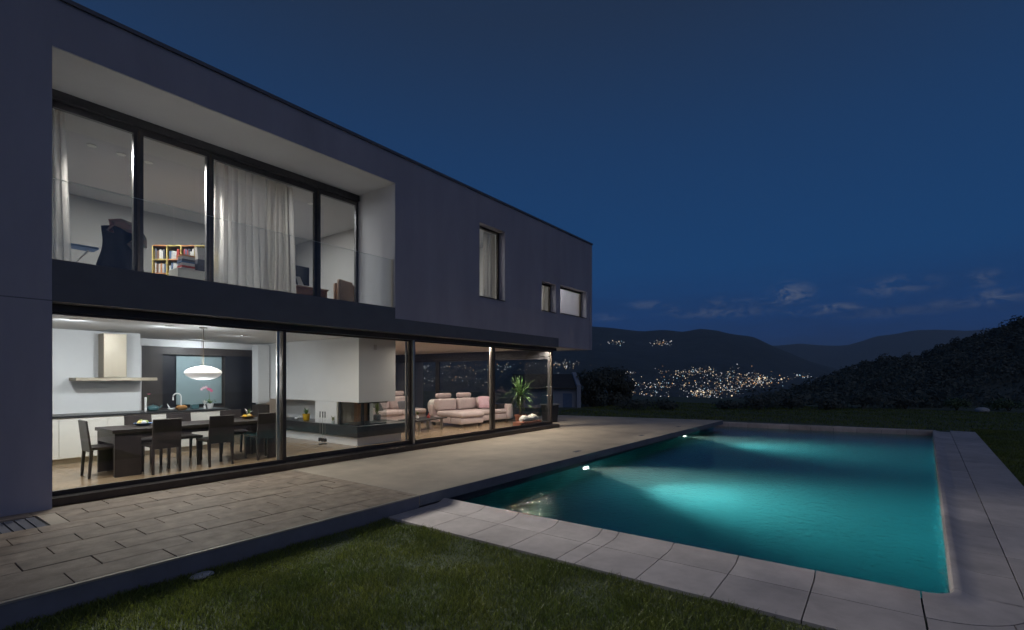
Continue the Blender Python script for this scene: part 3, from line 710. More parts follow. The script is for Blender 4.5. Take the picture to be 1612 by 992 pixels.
for x, y, p in [(3.6, 12.0, 75), (6.4, 12.0, 75)]: downlight(x, y, 5.66, 'lens_warm', p, (1, .96, .93))
downlight(9.9, 9.9, 5.70, 'lens_warm', 30, NEUT); downlight(13.0, 9.8, 5.70, 'lens_warm', 30, NEUT); downlight(15.0, 9.8, 5.70, 'lens_warm', 34, NEUT)

# ------------------------------------------------------------------ evening air
hz = B(-26000, 26000, -26000, 26000, -125, 745).build('haze', 'white', kind='stuff'); tag(hz, 'thin blue evening haze over the valley', 'haze')
hm, hn, hl, hb = _mat('haze_air'); hn.remove(hb)
hv = hn.new('ShaderNodeVolumePrincipled'); hv.inputs['Color'].default_value = (.72, .86, 1, 1); hv.inputs['Density'].default_value = 1e-4
hl.new(hv.outputs[0], hn['Material Output'].inputs['Volume']); hz.data.materials[0] = hm

# ================================================================== OBJECTS
FZ = .08
# ------------------------------------------------------------------ kitchen
isl = thing('kitchen_island', 'long cream kitchen counter with thin black worktop behind the dining table', 'kitchen island', (3.4, 12, FZ))
B(1.7, 5.25, 11.74, 12.40, FZ + .10, .915).build('cabinet', 'cream', isl, bevel=.004, seg=1)
B(1.7, 5.15, 11.80, 12.36, FZ, FZ + .098).build('plinth', 'steel', isl)
B(1.68, 5.30, 11.70, 12.44, .917, .950).build('worktop', 'black_stone', isl, bevel=.003, seg=1)
for k in range(5): B(1.72 + k * .70, 1.72 + k * .70 + .69, 11.728, 11.738, FZ + .11, .90).build('door_front', 'cream', isl, bevel=.002, seg=1)
fc = thing('kitchen_tap', 'curved chrome kitchen tap rising from the worktop', 'tap', (4.5, 12.15, .95))
MB().lathe([(.028, 0), (.028, .03), (.018, .04)], (4.5, 12.15, .95), 16).build('base', 'chrome', fc, smooth=True)
MB().tube([(4.5, 12.15, .98), (4.5, 12.15, 1.22)] + [(4.5 - .075 + .075 * math.cos(R(a)), 12.15, 1.22 + .075 * math.sin(R(a))) for a in range(0, 200, 20)] + [(4.352, 12.15, 1.15)], .013, 10).build('spout', 'white_ceramic', fc, smooth=True)  # spout coloured whitish to stand in for bright chrome reflections
hood = thing('range_hood', 'steel range hood: upright chimney with a long flat blade, on white wall', 'range hood', (3.35, 12.3, 1.6))
B(3.17, 3.54, 12.17, 12.50, 1.645, 2.50).build('chimney', 'steel', hood, bevel=.004, seg=1)
B(2.72, 4.02, 12.02, 12.499, 1.575, 1.635).build('blade', 'steel', hood, bevel=.003, seg=1)
B(3.0, 3.8, 12.06, 12.40, 1.570, 1.574).build('filter', 'soft_black', hood)
nc = thing('niche_cabinet', 'dark veneered wall niche with a frosted pane behind the kitchen counter', 'cabinet', (5.7, 14.2, FZ))
cells([4.362, 4.80, 6.22, 7.048], [FZ, .88, 2.20, 2.388], lambda u, v: not inside(u, v, (4.80, 6.22, .88, 2.20)), 14.03, 14.18, 'y').build('frame', 'niche', nc)
B(4.79, 6.23, 14.185, 14.21, .87, 2.21).build('back_panel', 'niche_dark', nc)
B(5.13, 6.20, 14.13, 14.16, .95, 2.18).build('frosted_pane', 'teal_glass', nc, bevel=.003, seg=1)
B(6.235, 7.04, 14.0, 14.028, .10, 2.20).build('door', 'niche_dark', nc, bevel=.003, seg=1)
wc = thing('wall_cabinet', 'white wall cabinet with open dark shelf below, right of the niche', 'cabinet', (7.1, 13.9, .9))
B(6.75, 7.06, 13.3, 13.62, .955, 2.5).build('body', 'white', wc, bevel=.004, seg=1)
B(6.75, 7.06, 13.3, 13.62, FZ, .90).build('base', 'niche', wc)
def lathe_thing(name, label, cat, prof, loc, material, seg=24, group=None):
    o = MB().lathe(prof, (0, 0, 0), seg).build(name, material, smooth=True); o.location = loc; return tag(o, label, cat, group)
WT = .951
lathe_thing('candle', 'slim white candle on the counter in front of the dark niche', 'candle', [(.018, 0), (.022, .005), (.022, .07), (.014, .08), (.020, .09), (.020, .28), (.012, .285)], (3.79, 11.95, WT), 'white_ceramic')
kt = thing('kettle', 'squat dark teal pot with handle on the counter', 'kettle', (3.95, 12.05, WT))
MB().lathe([(.06, 0), (.095, .02), (.105, .06), (.085, .10), (.04, .115), (.012, .12), (.015, .135), (.004, .14)], (3.95, 12.05, WT)).build('body', 'teal_ceramic', kt, smooth=True)
MB().tube([(3.95 + .09 * math.cos(R(a)), 12.05, WT + .085 + .075 * math.sin(R(a))) for a in range(10, 175, 15)], .006, 6).build('handle', 'soft_black', kt, smooth=True)
MB().tube([(4.04, 12.05, WT + .05), (4.09, 12.05, WT + .08), (4.12, 12.05, WT + .11)], [.018, .012, .009], 8).build('spout', 'teal_ceramic', kt, smooth=True)
rf = thing('red_flower', 'single dark red bloom on a thin stem behind the candle', 'flower', (3.88, 12.2, WT))
MB().tube([(3.88, 12.2, WT), (3.89, 12.2, WT + .18), (3.93, 12.2, WT + .33)], .004, 5).build('stem', 'leaf', rf)
for k in range(5):
    a = k * 1.257; MB().blade((3.93, 12.2, WT + .33), (3.93 + .055 * math.cos(a), 12.2 + .055 * math.sin(a), WT + .35), .025, (0, 0, .01)).build('petal', 'petal', rf)
sb = thing('sauce_boat', 'small white pouring jug with upright handle on the worktop', 'jug', (4.25, 11.95, WT))
MB().lathe([(.03, 0), (.06, .015), (.075, .04), (.06, .045), (.02, .02)], (4.25, 11.95, WT), 20, .6).build('body', 'white_ceramic', sb, smooth=True)
MB().tube([(4.22, 11.95, WT + .03), (4.19, 11.95, WT + .10), (4.17, 11.95, WT + .14)], [.016, .010, .005], 8).build('handle', 'white_ceramic', sb, smooth=True)
bk = thing('bread_basket', 'round wicker basket heaped with bread beside the tap', 'basket', (4.42, 11.9, WT))
MB().lathe([(.07, 0), (.105, .03), (.12, .055), (.112, .055), (.07, .01)], (4.42, 11.9, WT)).build('basket', 'basket', bk, smooth=True)
for k, (dx, dy) in enumerate([(-.04, 0), (.045, .01), (0, .03)]): MB().blob((4.42 + dx, 11.9 + dy, WT + .065), (.065, .05, .038), 2, .04).build('loaf', 'bread' if k != 2 else 'white_ceramic', bk, smooth=True)
bx = B(4.66, 4.80, 12.0, 12.12, WT, WT + .10).build('storage_tin', 'teal_ceramic', bevel=.012); tag(bx, 'small square teal tin on the worktop between tap and orchid', 'tin')
oc = thing('orchid', 'pink orchid arching from a white pot at the end of the counter', 'orchid', (5.0, 11.95, WT))
MB().lathe([(.05, 0), (.055, .005), (.07, .11), (.064, .11), (.05, .02)], (5.0, 11.95, WT)).build('pot', 'white_ceramic', oc, smooth=True)
MB().tube([(5.0, 11.95, WT + .09), (4.99, 11.95, WT + .25), (4.97, 11.95, WT + .38), (4.92, 11.95, WT + .45), (4.84, 11.95, WT + .46)], .004, 6).build('stem', 'leaf', oc)
for k in range(6):
    a = k * 1.05 + .3; MB().blade((5.0, 11.95, WT + .10), (5.0 + .17 * math.cos(a), 11.95 + .17 * math.sin(a), WT + .12 + .05 * (k % 2)), .028, (0, 0, .06)).build('leaf', 'leaf', oc)
for k, (x, z, c) in enumerate([(4.95, .43, 'petal'), (4.99, .42, 'petal'), (4.91, .47, 'petal_pale'), (4.86, .46, 'petal_pale'), (4.82, .43, 'petal_pale'), (5.02, .39, 'petal')]):
    f = MB()
    for q in range(5):
        a = q * 1.257 + k; f.blade((x, 11.94, WT + z), (x + .036 * math.cos(a), 11.925, WT + z + .036 * math.sin(a)), .018, (0, -.006, 0), side=(math.sin(a), 0, -math.cos(a)))
    f.build('bloom', c, oc)
wf = thing('white_flower', 'low white blossom spray in front of the orchid pot', 'flower', (4.87, 11.9, WT))
MB().lathe([(.02, 0), (.028, .03), (.018, .07), (.024, .08)], (4.87, 11.9, WT), 16).build('vase', 'white_ceramic', wf, smooth=True)
for k in range(9):
    a = k * .7; MB().blade((4.87, 11.9, WT + .08), (4.87 + .08 * math.cos(a), 11.9 + .06 * math.sin(a), WT + .14 + .03 * (k % 3)), .016, (0, 0, .03)).build('petal', 'white_ceramic', wf)
# pendant
pd = thing('pendant_lamp', 'glowing white flattened-globe pendant lamp hanging over the dining table', 'pendant lamp', (4.07, 10.0, 1.60))
MB().lathe([(0, -.125), (.10, -.122), (.19, -.10), (.265, -.055), (.30, 0), (.285, .04), (.22, .085), (.12, .115), (.03, .125), (0, .126)], (4.07, 10.0, 1.722), 40).build('shade', 'lampshade', pd, smooth=True)
MB().tube([(4.07, 10, 1.845), (4.07, 10, 2.54)], .006, 6).build('cord', 'stem', pd)
MB().tube([(4.045, 10, 1.845), (4.045, 10, 2.54)], .002, 5).build('cord', 'stem', pd)
MB().lathe([(.0, 0), (.065, 0), (.065, .022), (0, .024)], (4.07, 10, 2.536), 24).build('canopy', 'alu', pd, smooth=True)
lamp('pendant_light', 'POINT', (4.07, 10.0, 1.48), 10, (.95, .97, 1), .12); lamp('pendant_light', 'POINT', (4.07, 10.0, 1.93), 15, (.95, .97, 1), .08)
# dining table
TB = thing('dining_table', 'long dark wood dining table with slab legs, near the kitchen counter', 'table', (4.4, 10, FZ))
B(2.60, 5.42, 9.56, 10.44, .765, .820).build('table_top', 'wenge', TB, bevel=.004, seg=1)
for (x0, x1, y0, y1) in ((2.63, 2.98, 9.575, 9.625), (2.63, 2.98, 10.375, 10.425), (5.05, 5.40, 9.575, 9.625), (5.05, 5.40, 10.375, 10.425)): B(x0, x1, y0, y1, FZ, .763).build('leg', 'wenge', TB, bevel=.003, seg=1)
for x0 in (2.63, 5.35): B(x0, x0 + .05, 9.63, 10.37, .60, .763).build('rail', 'wenge', TB)
for y0 in (9.63, 10.34): B(2.99, 5.04, y0, y0 + .03, .69, .763).build('rail', 'wenge', TB)
def make_chair():
    c = thing('dining_chair', '', 'chair', local=True)   # faces +Y, origin on floor under the seat centre
    MB().frust((-.215, .215, -.20, .25), (-.22, .22, -.205, .255), .43, .475).build('seat', 'wenge', c, bevel=.008)
    bk_ = MB().add([(-.21, -.235, .40), (.21, -.235, .40), (.21, -.205, .40), (-.21, -.205, .40), (-.205, -.285, .885), (.205, -.285, .885), (.205, -.262, .89), (-.205, -.262, .89)],
                   [(3, 2, 1, 0), (4, 5, 6, 7), (0, 1, 5, 4), (1, 2, 6, 5), (2, 3, 7, 6), (3, 0, 4, 7)]); bk_.build('backrest', 'wenge', c, bevel=.005, seg=1)
    for sx in (-1, 1):
        MB().frust((sx * .19 - .016, sx * .19 + .016, .205, .237), (sx * .19 - .024, sx * .19 + .024, .195, .245), 0, .429).build('leg', 'wenge', c)
        MB().frust((sx * .19 - .016, sx * .19 + .016, -.255, -.223), (sx * .19 - .022, sx * .19 + .022, -.232, -.19), 0, .429).build('leg', 'wenge', c)
    return c
c0 = make_chair(); first = True
spots = [(3.27, 9.62, 0, 'near-side dark dining chair closest to the end of the table, back to us'), (4.11, 9.62, 0, 'middle dark dining chair on the near side of the table'),
         (4.95, 9.62, 0, 'right-hand dark dining chair on the near side, by the door mullion'), (2.62, 10.02, -90, 'dark dining chair at the left end of the table, back lit pinkish'),
         (3.30, 10.50, 180, 'far-side dining chair facing us across the table, leftmost'), (3.95, 10.50, 180, 'far-side dining chair facing us across the table, second from left'), (4.9, 10.50, 180, 'far-side dining chair facing us, behind the fruit plate')]
for x, y, a, lab in spots:
    c = c0 if first else copy_tree(c0); first = False
    c.location = (x, y, FZ); c.rotation_euler = (0, 0, R(a)); c['label'] = lab; c['group'] = 'chairs around the dining table'
tz = .8205
def platter(name, lab, x, y, bowl, items):
    p = thing(name, lab, 'plate of food', (x, y, tz))
    MB().lathe([(.05, 0), (.10, .012), (.14, .045), (.132, .045), (.09, .016), (.0, .012)], (x, y, tz)).build('plate', bowl, p, smooth=True)
    for k, (dx, dy, dz, r_, m_) in enumerate(items): MB().blob((x + dx, y + dy, tz + dz), (r_, r_, r_ * .85), 2, .06).build('fruit', m_, p, smooth=True)
    return p
platter('salad_plate', 'blue-rimmed plate of pale yellow food on the dining table, left', 3.17, 10.1, 'blue', [(-.05, 0, .05, .045, 'yellow_board'), (.04, .02, .055, .045, 'leaf_yellow'), (0, -.04, .055, .04, 'paper'), (.02, .05, .06, .035, 'yellow_board'), (-.02, .03, .075, .035, 'leaf_yellow')])
fp = platter('fruit_plate', 'plate of fruit with green leaves on the dining table, centre', 4.95, 10.15, 'basket', [(-.06, 0, .05, .045, 'yellow'), (.05, .01, .055, .045, 'bread'), (0, -.04, .06, .04, 'yellow_board'), (.02, .03, .09, .04, 'leaf_yellow')])
for k in range(7):
    a = k * .9; MB().blade((4.95, 10.15, tz + .08), (4.95 + .13 * math.cos(a), 10.15 + .1 * math.sin(a), tz + .14 + .03 * (k % 3)), .028, (0, 0, .03)).build('leaf', 'leaf' if k % 2 else 'paper', fp)

# ------------------------------------------------------------------ fireplace
fpz = thing('fireplace', 'white corner fireplace with hanging hood, glass firebox and black stone hearth', 'fireplace', (7.6, 10.5, FZ))
B(7.10, 8.17, 9.50, 14.0, 1.062, 2.558).build('hood', 'white', fpz, bevel=.004, seg=1)
B(7.52, 7.60, 9.494, 9.499, 2.28, 2.40).build('vent', 'alu', fpz)
B(7.101, 8.16, 10.335, 11.22, .535, 1.06).build('column', 'white', fpz)
B(7.62, 7.75, 11.222, 14.0, .535, 1.06).build('niche_back', 'white', fpz)
B(7.0, 8.64, 9.42, 13.2, .28, .532).build('hearth', 'black_stone', fpz, bevel=.004, seg=1)
B(7.08, 8.36, 9.52, 13.1, FZ, .278).build('base', 'white', fpz)
B(7.13, 8.0, 10.28, 10.332, .534, 1.06).build('firebox_back', 'firebox', fpz)
B(7.95, 7.96, 9.58, 10.26, .56, 1.055).build('pane', 'glass', fpz)
B(7.945, 7.965, 10.22, 10.275, .556, 1.06).build('frame_post', 'soft_black', fpz)
B(7.55, 7.93, 10.262, 10.278, .557, 1.05).build('copper_panel', 'copper', fpz)
B(7.13, 7.94, 9.56, 10.25, .534, .556).build('fire_bed', 'black_stone', fpz)
B(7.115, 7.123, 9.58, 10.33, .54, 1.055).build('pane', 'glass', fpz); B(7.125, 7.94, 9.545, 9.553, .54, 1.055).build('pane', 'glass', fpz)
for (x0, x1, y0, y1) in ((7.11, 7.13, 10.20, 10.29), (7.20, 7.27, 9.53, 9.56)): B(x0, x1, y0, y1, .534, 1.06).build('frame_post', 'soft_black', fpz)
B(7.115, 7.95, 9.53, 9.565, 1.035, 1.06).build('frame_rail', 'soft_black', fpz)
yp = thing('potted_plant', 'bright yellow pot with a small green plant on the hearth shelf', 'plant pot', (7.25, 11.85, .533))
MB().lathe([(.065, 0), (.07, .005), (.09, .15), (.098, .15), (.098, .17), (.085, .17), (.08, .14)], (7.25, 11.85, .533)).build('pot', 'yellow', yp, smooth=True)
for k in range(9):
    a = k * .75; MB().blade((7.25, 11.85, .68), (7.25 + .09 * math.cos(a), 11.85 + .09 * math.sin(a), .76 + .05 * (k % 3)), .03, (0, 0, .03)).build('leaf', 'leaf', yp)
sm = thing('white_figurine', 'small white animal ornament left of the yellow pot', 'ornament', (7.2, 12.2, .533))
MB().blob((7.2, 12.2, .575), (.07, .05, .042), 2, .05).build('body', 'white_ceramic', sm, smooth=True); MB().blob((7.2, 12.12, .62), (.03, .03, .032), 2, .03).build('head', 'white_ceramic', sm, smooth=True)
hp_ = thing('small_plant', 'small leafy sprig in a glass beside the firebox', 'plant', (7.06, 10.42, .533))
MB().lathe([(.02, 0), (.03, .01), (.028, .07), (.022, .07)], (7.06, 10.42, .533), 14).build('vase', 'glass_edge', hp_, smooth=True)
for k in range(8):
    a = k * .8; MB().blade((7.06, 10.42, .60), (7.06 + .05 * math.cos(a), 10.42 + .05 * math.sin(a), .66 + .03 * (k % 4)), .018, (0, 0, .02)).build('leaf', 'leaf_yellow', hp_)
ft = thing('fire_tools', 'set of black fireplace tools on a stand in front of the hearth', 'fire tools', (6.84, 10.5, FZ))
MB().lathe([(.0, 0), (.10, 0), (.10, .012), (0, .016)], (6.84, 10.5, FZ), 20).build('base', 'soft_black', ft, smooth=True)
MB().tube([(6.84, 10.5, FZ), (6.84, 10.5, .84)], .006, 6).build('post', 'alu', ft)
for k, (dx, dy) in enumerate([(0, -.11), (0, -.02), (0, .09)]):
    tl = MB().tube([(6.83, 10.5 + dy, .22), (6.83, 10.5 + dy, .70)], .004, 6).build('tool', 'alu', ft)
    MB().tube([(6.83, 10.5 + dy, .70), (6.83, 10.5 + dy, .84)], .012, 8).build('grip', 'soft_black', tl)
    B(6.80, 6.86, 10.5 + dy - .035, 10.5 + dy + .035, .14, .22).build('head', 'soft_black', tl, bevel=.008)
# plant and amber vase seen through the firebox, standing on a low side table behind
st = thing('side_table', 'low amber-toned side table behind the firebox glass', 'side table', (8.45, 10.6, FZ))
B(8.25, 8.62, 10.3, 10.9, .50, .53).build('top', 'brown', st); 
for sx in (8.28, 8.56):
    for sy in (10.34, 10.82): B(sx, sx + .03, sy, sy + .03, FZ, .499).build('leg', 'brown', st)
bp_ = thing('bromeliad', 'spiky plant in a grey pot seen through the firebox glass', 'plant', (8.42, 10.5, .531))
MB().lathe([(.06, 0), (.09, .02), (.10, .12), (.085, .14), (.08, .12)], (8.42, 10.5, .531)).build('pot', 'slab_edge', bp_, smooth=True)
for k in range(22):
    a = k * 2.4; q = k / 22; MB().blade((8.42, 10.5, .65 + .15 * q), (8.42 + .16 * math.cos(a) * (1 - .5 * q), 10.5 + .16 * math.sin(a) * (1 - .5 * q), .72 + .35 * q), .016, (0, 0, .03)).build('leaf', 'leaf_yellow', bp_)

# ------------------------------------------------------------------ living room
def rbox(*a, bev=.05, seg=3): return MB().box(*a), bev, seg
def soft(name, dims, parent, material='leather', bev=.05, seg=3):
    return B(*dims).build(name, material, parent, bevel=bev, seg=seg, smooth=True)
# sectional sofa (local: seat run along +x, chaise towards -y at the left end)
sf = thing('corner_sofa', 'pale pink leather corner sofa with chaise and headrests, near the glass front', 'sofa', (11.55, 10.95, FZ), R(-8), local=True)
soft('base', (0, 2.55, -.1, .95, .10, .30), sf, bev=.03)
soft('chaise_base', (.0, .95, -.62, -.11, .10, .30), sf, bev=.03)
soft('chaise_cushion', (-.02, .97, -.66, .60, .302, .46), sf, bev=.06)
soft('seat_cushion', (.99, 1.74, -.14, .60, .302, .46), sf, bev=.06)
soft('seat_cushion', (1.76, 2.50, -.14, .60, .302, .46), sf, bev=.06)
soft('back', (-.02, 2.6, .78, 1.0, .30, .66), sf, bev=.05)
soft('armrest', (2.51, 2.80, -.16, 1.0, .10, .62), sf, bev=.06)
for k, x in enumerate((.05, .92, 1.76)):
    q = soft('back_cushion', (x, x + .80, .50, .76, .47, .86), sf, bev=.08); q.rotation_euler = (R(-6), 0, 0); q.location = (0, .02, .06)
for x in (.12, 1.0):
    q = soft('headrest', (x, x + .6, .70, .86, .87, 1.03), sf, bev=.06)
for x, y in ((.05, -.58), (.80, -.58), (2.5, -.1), (.05, .85), (2.6, .85)): B(x, x + .10, y, y + .08, 0, .098).build('foot', 'wenge', sf)
def pillow(lab, loc, rz, tilt, material, size=.24):
    b = MB(); n = 9
    for s_ in (1, -1):
        for i in range(n):
            for j in range(n):
                u, v = i / (n - 1) * 2 - 1, j / (n - 1) * 2 - 1; h = (1 - u ** 4) * (1 - v ** 4)
                b.v.append((u * size * (1 - .08 * v * v), s_ * .085 * h ** .6, v * size * (1 - .08 * u * u)))
    for s_ in range(2):
        for i in range(n - 1):
            for j in range(n - 1):
                a = s_ * n * n + i * n + j; f = (a, a + n, a + n + 1, a + 1); b.f.append(f if s_ else f[::-1])
    b.mi = [0] * len(b.f)
    o = b.build('cushion', material, smooth=True); o.location = loc; o.rotation_euler = (R(tilt), 0, R(rz)); return tag(o, lab, 'cushion')
pillow('dusky pink cushion leaning on the corner sofa at right', (13.35, 10.95, .78), -30, -20, 'petal_pale', .22)
# second sofa behind
s2 = thing('sofa', 'pale pink leather sofa with raised headrest behind the hearth', 'sofa', (10.15, 12.75, FZ), R(0), local=True)
soft('base', (0, 2.2, 0, .95, .10, .30), s2, bev=.03)
soft('seat_cushion', (.02, 1.08, -.05, .70, .302, .48), s2, bev=.06); soft('seat_cushion', (1.10, 2.18, -.05, .70, .302, .48), s2, bev=.06)
soft('back', (0, 2.2, .80, 1.02, .30, .70), s2, bev=.05)
for x in (.05, 1.13):
    q = soft('back_cushion', (x, x + 1.0, .55, .82, .48, .90), s2, bev=.08); q2 = soft('headrest', (x + .25, x + .75, .76, .92, .91, 1.08), s2, bev=.06)
soft('armrest', (-.26, -.005, -.04, 1.0, .10, .60), s2, bev=.06)
for x, y in ((.05, .03), (2.0, .03), (.05, .8), (2.0, .8)): B(x, x + .1, y, y + .1, 0, .098).build('foot', 'wenge', s2)
pillow('dark grey cushion on the pink sofa behind the hearth, left', (10.4, 12.95, .66), 10, -30, 'cushion', .2); pillow('dark grey cushion on the sofa behind the hearth, right', (11.5, 12.95, .66), -15, -30, 'cushion', .2)
# round white tub chair
tcb = thing('tub_chair', 'round white shell armchair between the two pink sofas', 'armchair', (12.45, 12.35, FZ))
b = MB(); n1_, n2_ = 24, 8
prf = [(.08, .22), (.19, .27), (.28, .38), (.31, .52), (.30, .66), (.25, .76), (.19, .79), (.17, .77), (.23, .68), (.25, .58), (.22, .46), (.14, .41), (0, .40)]
b.lathe(prf, (12.45, 12.35, FZ), 24).build('shell', 'white_ceramic', tcb, smooth=True)
MB().lathe([(.0, 0), (.22, 0), (.22, .02), (.03, .04), (.03, .24), (0, .25)], (12.45, 12.35, FZ), 20).build('pedestal', 'alu', tcb, smooth=True)
ct = thing('coffee_table', 'low dark coffee table with slim metal legs on the oak floor', 'coffee table', (10.45, 10.9, FZ), R(12), local=True)
B(-.75, .75, -.36, .36, .30, .34).build('top', 'wenge', ct, bevel=.006)
for sx in (-.62, .56):
    for sy in (-.28, .22): B(sx, sx + .06, sy, sy + .06, 0, .299).build('leg', 'alu', ct)
lathe_thing('candle_glass', 'small red glass candle on the coffee table', 'candle', [(.04, 0), (.05, .01), (.05, .07), (.015, .08), (.01, .14), (.003, .15)], (10.6, 10.85, FZ + .341), 'red')
fw_ = thing('flower_vase', 'little vase with yellowish flowers on the coffee table', 'vase', (10.25, 10.95, FZ + .341))
MB().lathe([(.03, 0), (.045, .03), (.02, .09), (.026, .11)], (10.25, 10.95, FZ + .341), 16).build('vase', 'white_ceramic', fw_, smooth=True)
for k in range(9):
    a = k * .7; MB().blade((10.25, 10.95, FZ + .44), (10.25 + .08 * math.cos(a), 10.95 + .08 * math.sin(a), FZ + .52 + .03 * (k % 3)), .02, (0, 0, .02)).build('petal', 'leaf_yellow', fw_)
# yucca by the corner
yc = thing('yucca_plant', 'tall spiky green yucca in a terracotta pot inside the glass corner', 'pot plant', (13.45, 9.50, FZ))
MB().lathe([(.13, 0), (.14, .01), (.19, .28), (.205, .28), (.205, .33), (.18, .33), (.17, .27), (0, .27)], (13.45, 9.5, FZ)).build('pot', 'terracotta', yc, smooth=True)
rng = random.Random(4)
for k, (dx, dy, h) in enumerate([(0, 0, .95), (.09, .06, .60)]):
    MB().tube([(13.45 + dx, 9.5 + dy, FZ + .26), (13.45 + dx * 1.2, 9.5 + dy, FZ + h * .6), (13.45 + dx * 1.3 - .03, 9.5 + dy, FZ + h)], [.045, .038, .034], 10).build('trunk', 'bark', yc, smooth=True)
    cx, cyy, cz = 13.45 + dx * 1.3 - .03, 9.5 + dy, FZ + h
    for q in range(64 if k == 0 else 34):
        a = q * 2.4; el = rng.uniform(-.8, 1.35); Lh = rng.uniform(.45, .80) * (1 if k == 0 else .75)
        tip = (cx + Lh * math.cos(a) * math.cos(el), cyy + Lh * math.sin(a) * math.cos(el), cz + Lh * math.sin(el) * .95 + .02)
        MB().blade((cx + .02 * math.cos(a), cyy + .02 * math.sin(a), cz - .02), tip, .030, (0, 0, .13 * math.cos(el)), 4).build('leaf', 'leaf', yc)
bn = thing('low_bench', 'low reddish padded bench inside the last glass panel', 'bench', (13.1, 8.98, FZ))
B(12.55, 13.75, 8.86, 9.16, FZ + .04, FZ + .17).build('seat', 'terracotta', bn, bevel=.02)
for x in (12.6, 13.6): B(x, x + .08, 8.9, 9.12, FZ, FZ + .039).build('foot', 'soft_black', bn)
b = MB(); fn = 26
for i in range(fn + 1):
    t = i / fn; x = 12.75 + .95 * t; r_ = .055 + .014 * math.sin(t * 11) + .05 * math.sin(math.pi * t) ** .5
    for k in range(14):
        a = 2 * math.pi * k / 14; j_ = rng.uniform(.88, 1.12); b.v.append((x, 9.0 + 1.15 * r_ * math.cos(a) * j_, FZ + .17 + r_ * .9 + r_ * .9 * math.sin(a) * j_))
for i in range(fn):
    for k in range(14): b.f.append((i * 14 + k, i * 14 + (k + 1) % 14, (i + 1) * 14 + (k + 1) % 14, (i + 1) * 14 + k))
b.f += [tuple(range(14)), tuple(fn * 14 + k for k in range(13, -1, -1))]; b.mi = [0] * len(b.f)
tag(b.build('fleece_roll', 'fur', smooth=True), 'rolled white fleece lying on the low red bench', 'fleece')
sd = thing('sideboard', 'dark sideboard with glassware against the end glazing', 'sideboard', (13.8, 11.6, FZ))
B(13.62, 14.08, 10.6, 12.6, FZ + .06, .72).build('body', 'niche_dark', sd, bevel=.006); B(13.66, 14.06, 10.64, 12.56, FZ, FZ + .059).build('plinth', 'soft_black', sd)
for k in range(3): B(13.605, 13.618, 10.63 + k * .655, 10.63 + k * .655 + .64, FZ + .08, .70).build('door', 'niche', sd)

# ------------------------------------------------------------------ upper room
UZ = 2.98
oc_ = thing('office_chair', 'tall office chair draped with a dark coat and checked scarf upstairs', 'chair', (3.0, 10.85, UZ))
MB().lathe([(.0, .0), (.26, .03), (.26, .06), (.035, .09), (.03, .40), (0, .41)], (3.0, 10.85, UZ), 10).build('base', 'soft_black', oc_)
B(2.74, 3.26, 10.6, 11.12, UZ + .42, UZ + .52).build('seat', 'coat', oc_, bevel=.03)
b = MB(); nx, nz = 14, 16
for s_ in (0, 1):
    for i in range(nx):
        for j in range(nz):
            u, v = i / (nx - 1), j / (nz - 1); w = .28 + .03 * math.sin(v * 7) + .05 * (1 - v); x = 3.0 + (u * 2 - 1) * w + .04 * v
            y = 10.66 - (.06 + .05 * math.sin(u * 12 + v * 3) * (1 - v * .5)) * (1 if s_ == 0 else -1) * math.sin(math.pi * min(1, max(0, u * .98 + .01))) ** .5
            b.v.append((x, y, UZ + .30 + .98 * v - .04 * abs(u * 2 - 1) ** 3))
for s_ in (0, 1):
    for i in range(nx - 1):
        for j in range(nz - 1):
            a = s_ * nx * nz + i * nz + j; f = (a, a + nz, a + nz + 1, a + 1); b.f.append(f if s_ == 0 else f[::-1])
for i in range(nx - 1):
    for j in (0, nz - 1): a = i * nz + j; b.f.append((a, a + nz, a + nz + nx * nz, a + nx * nz))
for j in range(nz - 1):
    for i in (0, nx - 1): a = i * nz + j; b.f.append((a, a + 1, a + 1 + nx * nz, a + nx * nz))
b.mi = [0] * len(b.f); b.build('coat', 'coat', oc_, smooth=True)
sc_ = MB(); rng = random.Random(9)
pth = [(2.84, 10.56, UZ + 1.15), (2.86, 10.54, UZ + 1.30), (2.98, 10.53, UZ + 1.32), (3.10, 10.52, UZ + 1.27), (3.20, 10.53, UZ + 1.24), (3.28, 10.56, UZ + 1.12), (3.28, 10.55, UZ + .98), (3.22, 10.53, UZ + .90), (3.10, 10.52, UZ + 1.02)]
sc_.tube(pth, [.05, .06, .075, .085, .085, .08, .075, .07, .05], 9); sc_.v = [(x + rng.uniform(-.012, .012), y, z + rng.uniform(-.012, .012)) for x, y, z in sc_.v]; sc_.build('scarf', 'scarf', oc_, smooth=True)
ib = thing('ironing_board', 'blue ironing board on thin crossed legs beside the coat chair', 'ironing board', (2.5, 11.3, UZ))
B(2.05, 2.85, 11.18, 11.5, UZ + .93, UZ + .97).build('board', 'blue', ib, bevel=.015)
for s_ in (-1, 1): MB().tube([(2.45 - s_ * .35, 11.34 + .05 * s_, UZ), (2.45 + s_ * .3, 11.34 + .05 * s_, UZ + .93)], .012, 8).build('leg', 'alu', ib)
sh = thing('cube_shelf', 'yellow and orange cubby shelf filled with books upstairs', 'shelf', (4.12, 12.6, UZ), R(-52), local=True)
NXs, NZs, cs = 4, 5, .30
for i in range(NXs + 1): B(i * cs - .012, i * cs + .012, 0, .34, 0, NZs * cs).build('upright', 'yellow_board', sh)
for j in range(NZs + 1):
    for i in range(NXs): B(i * cs + .013, (i + 1) * cs - .013, .002, .338, j * cs - .011, j * cs + .011).build('shelf_board', 'orange' if (i + j) % 2 else 'yellow_board', sh)
B(-.012, NXs * cs + .012, .341, .352, 0, NZs * cs).build('back_panel', 'cream', sh)
rng = random.Random(2)
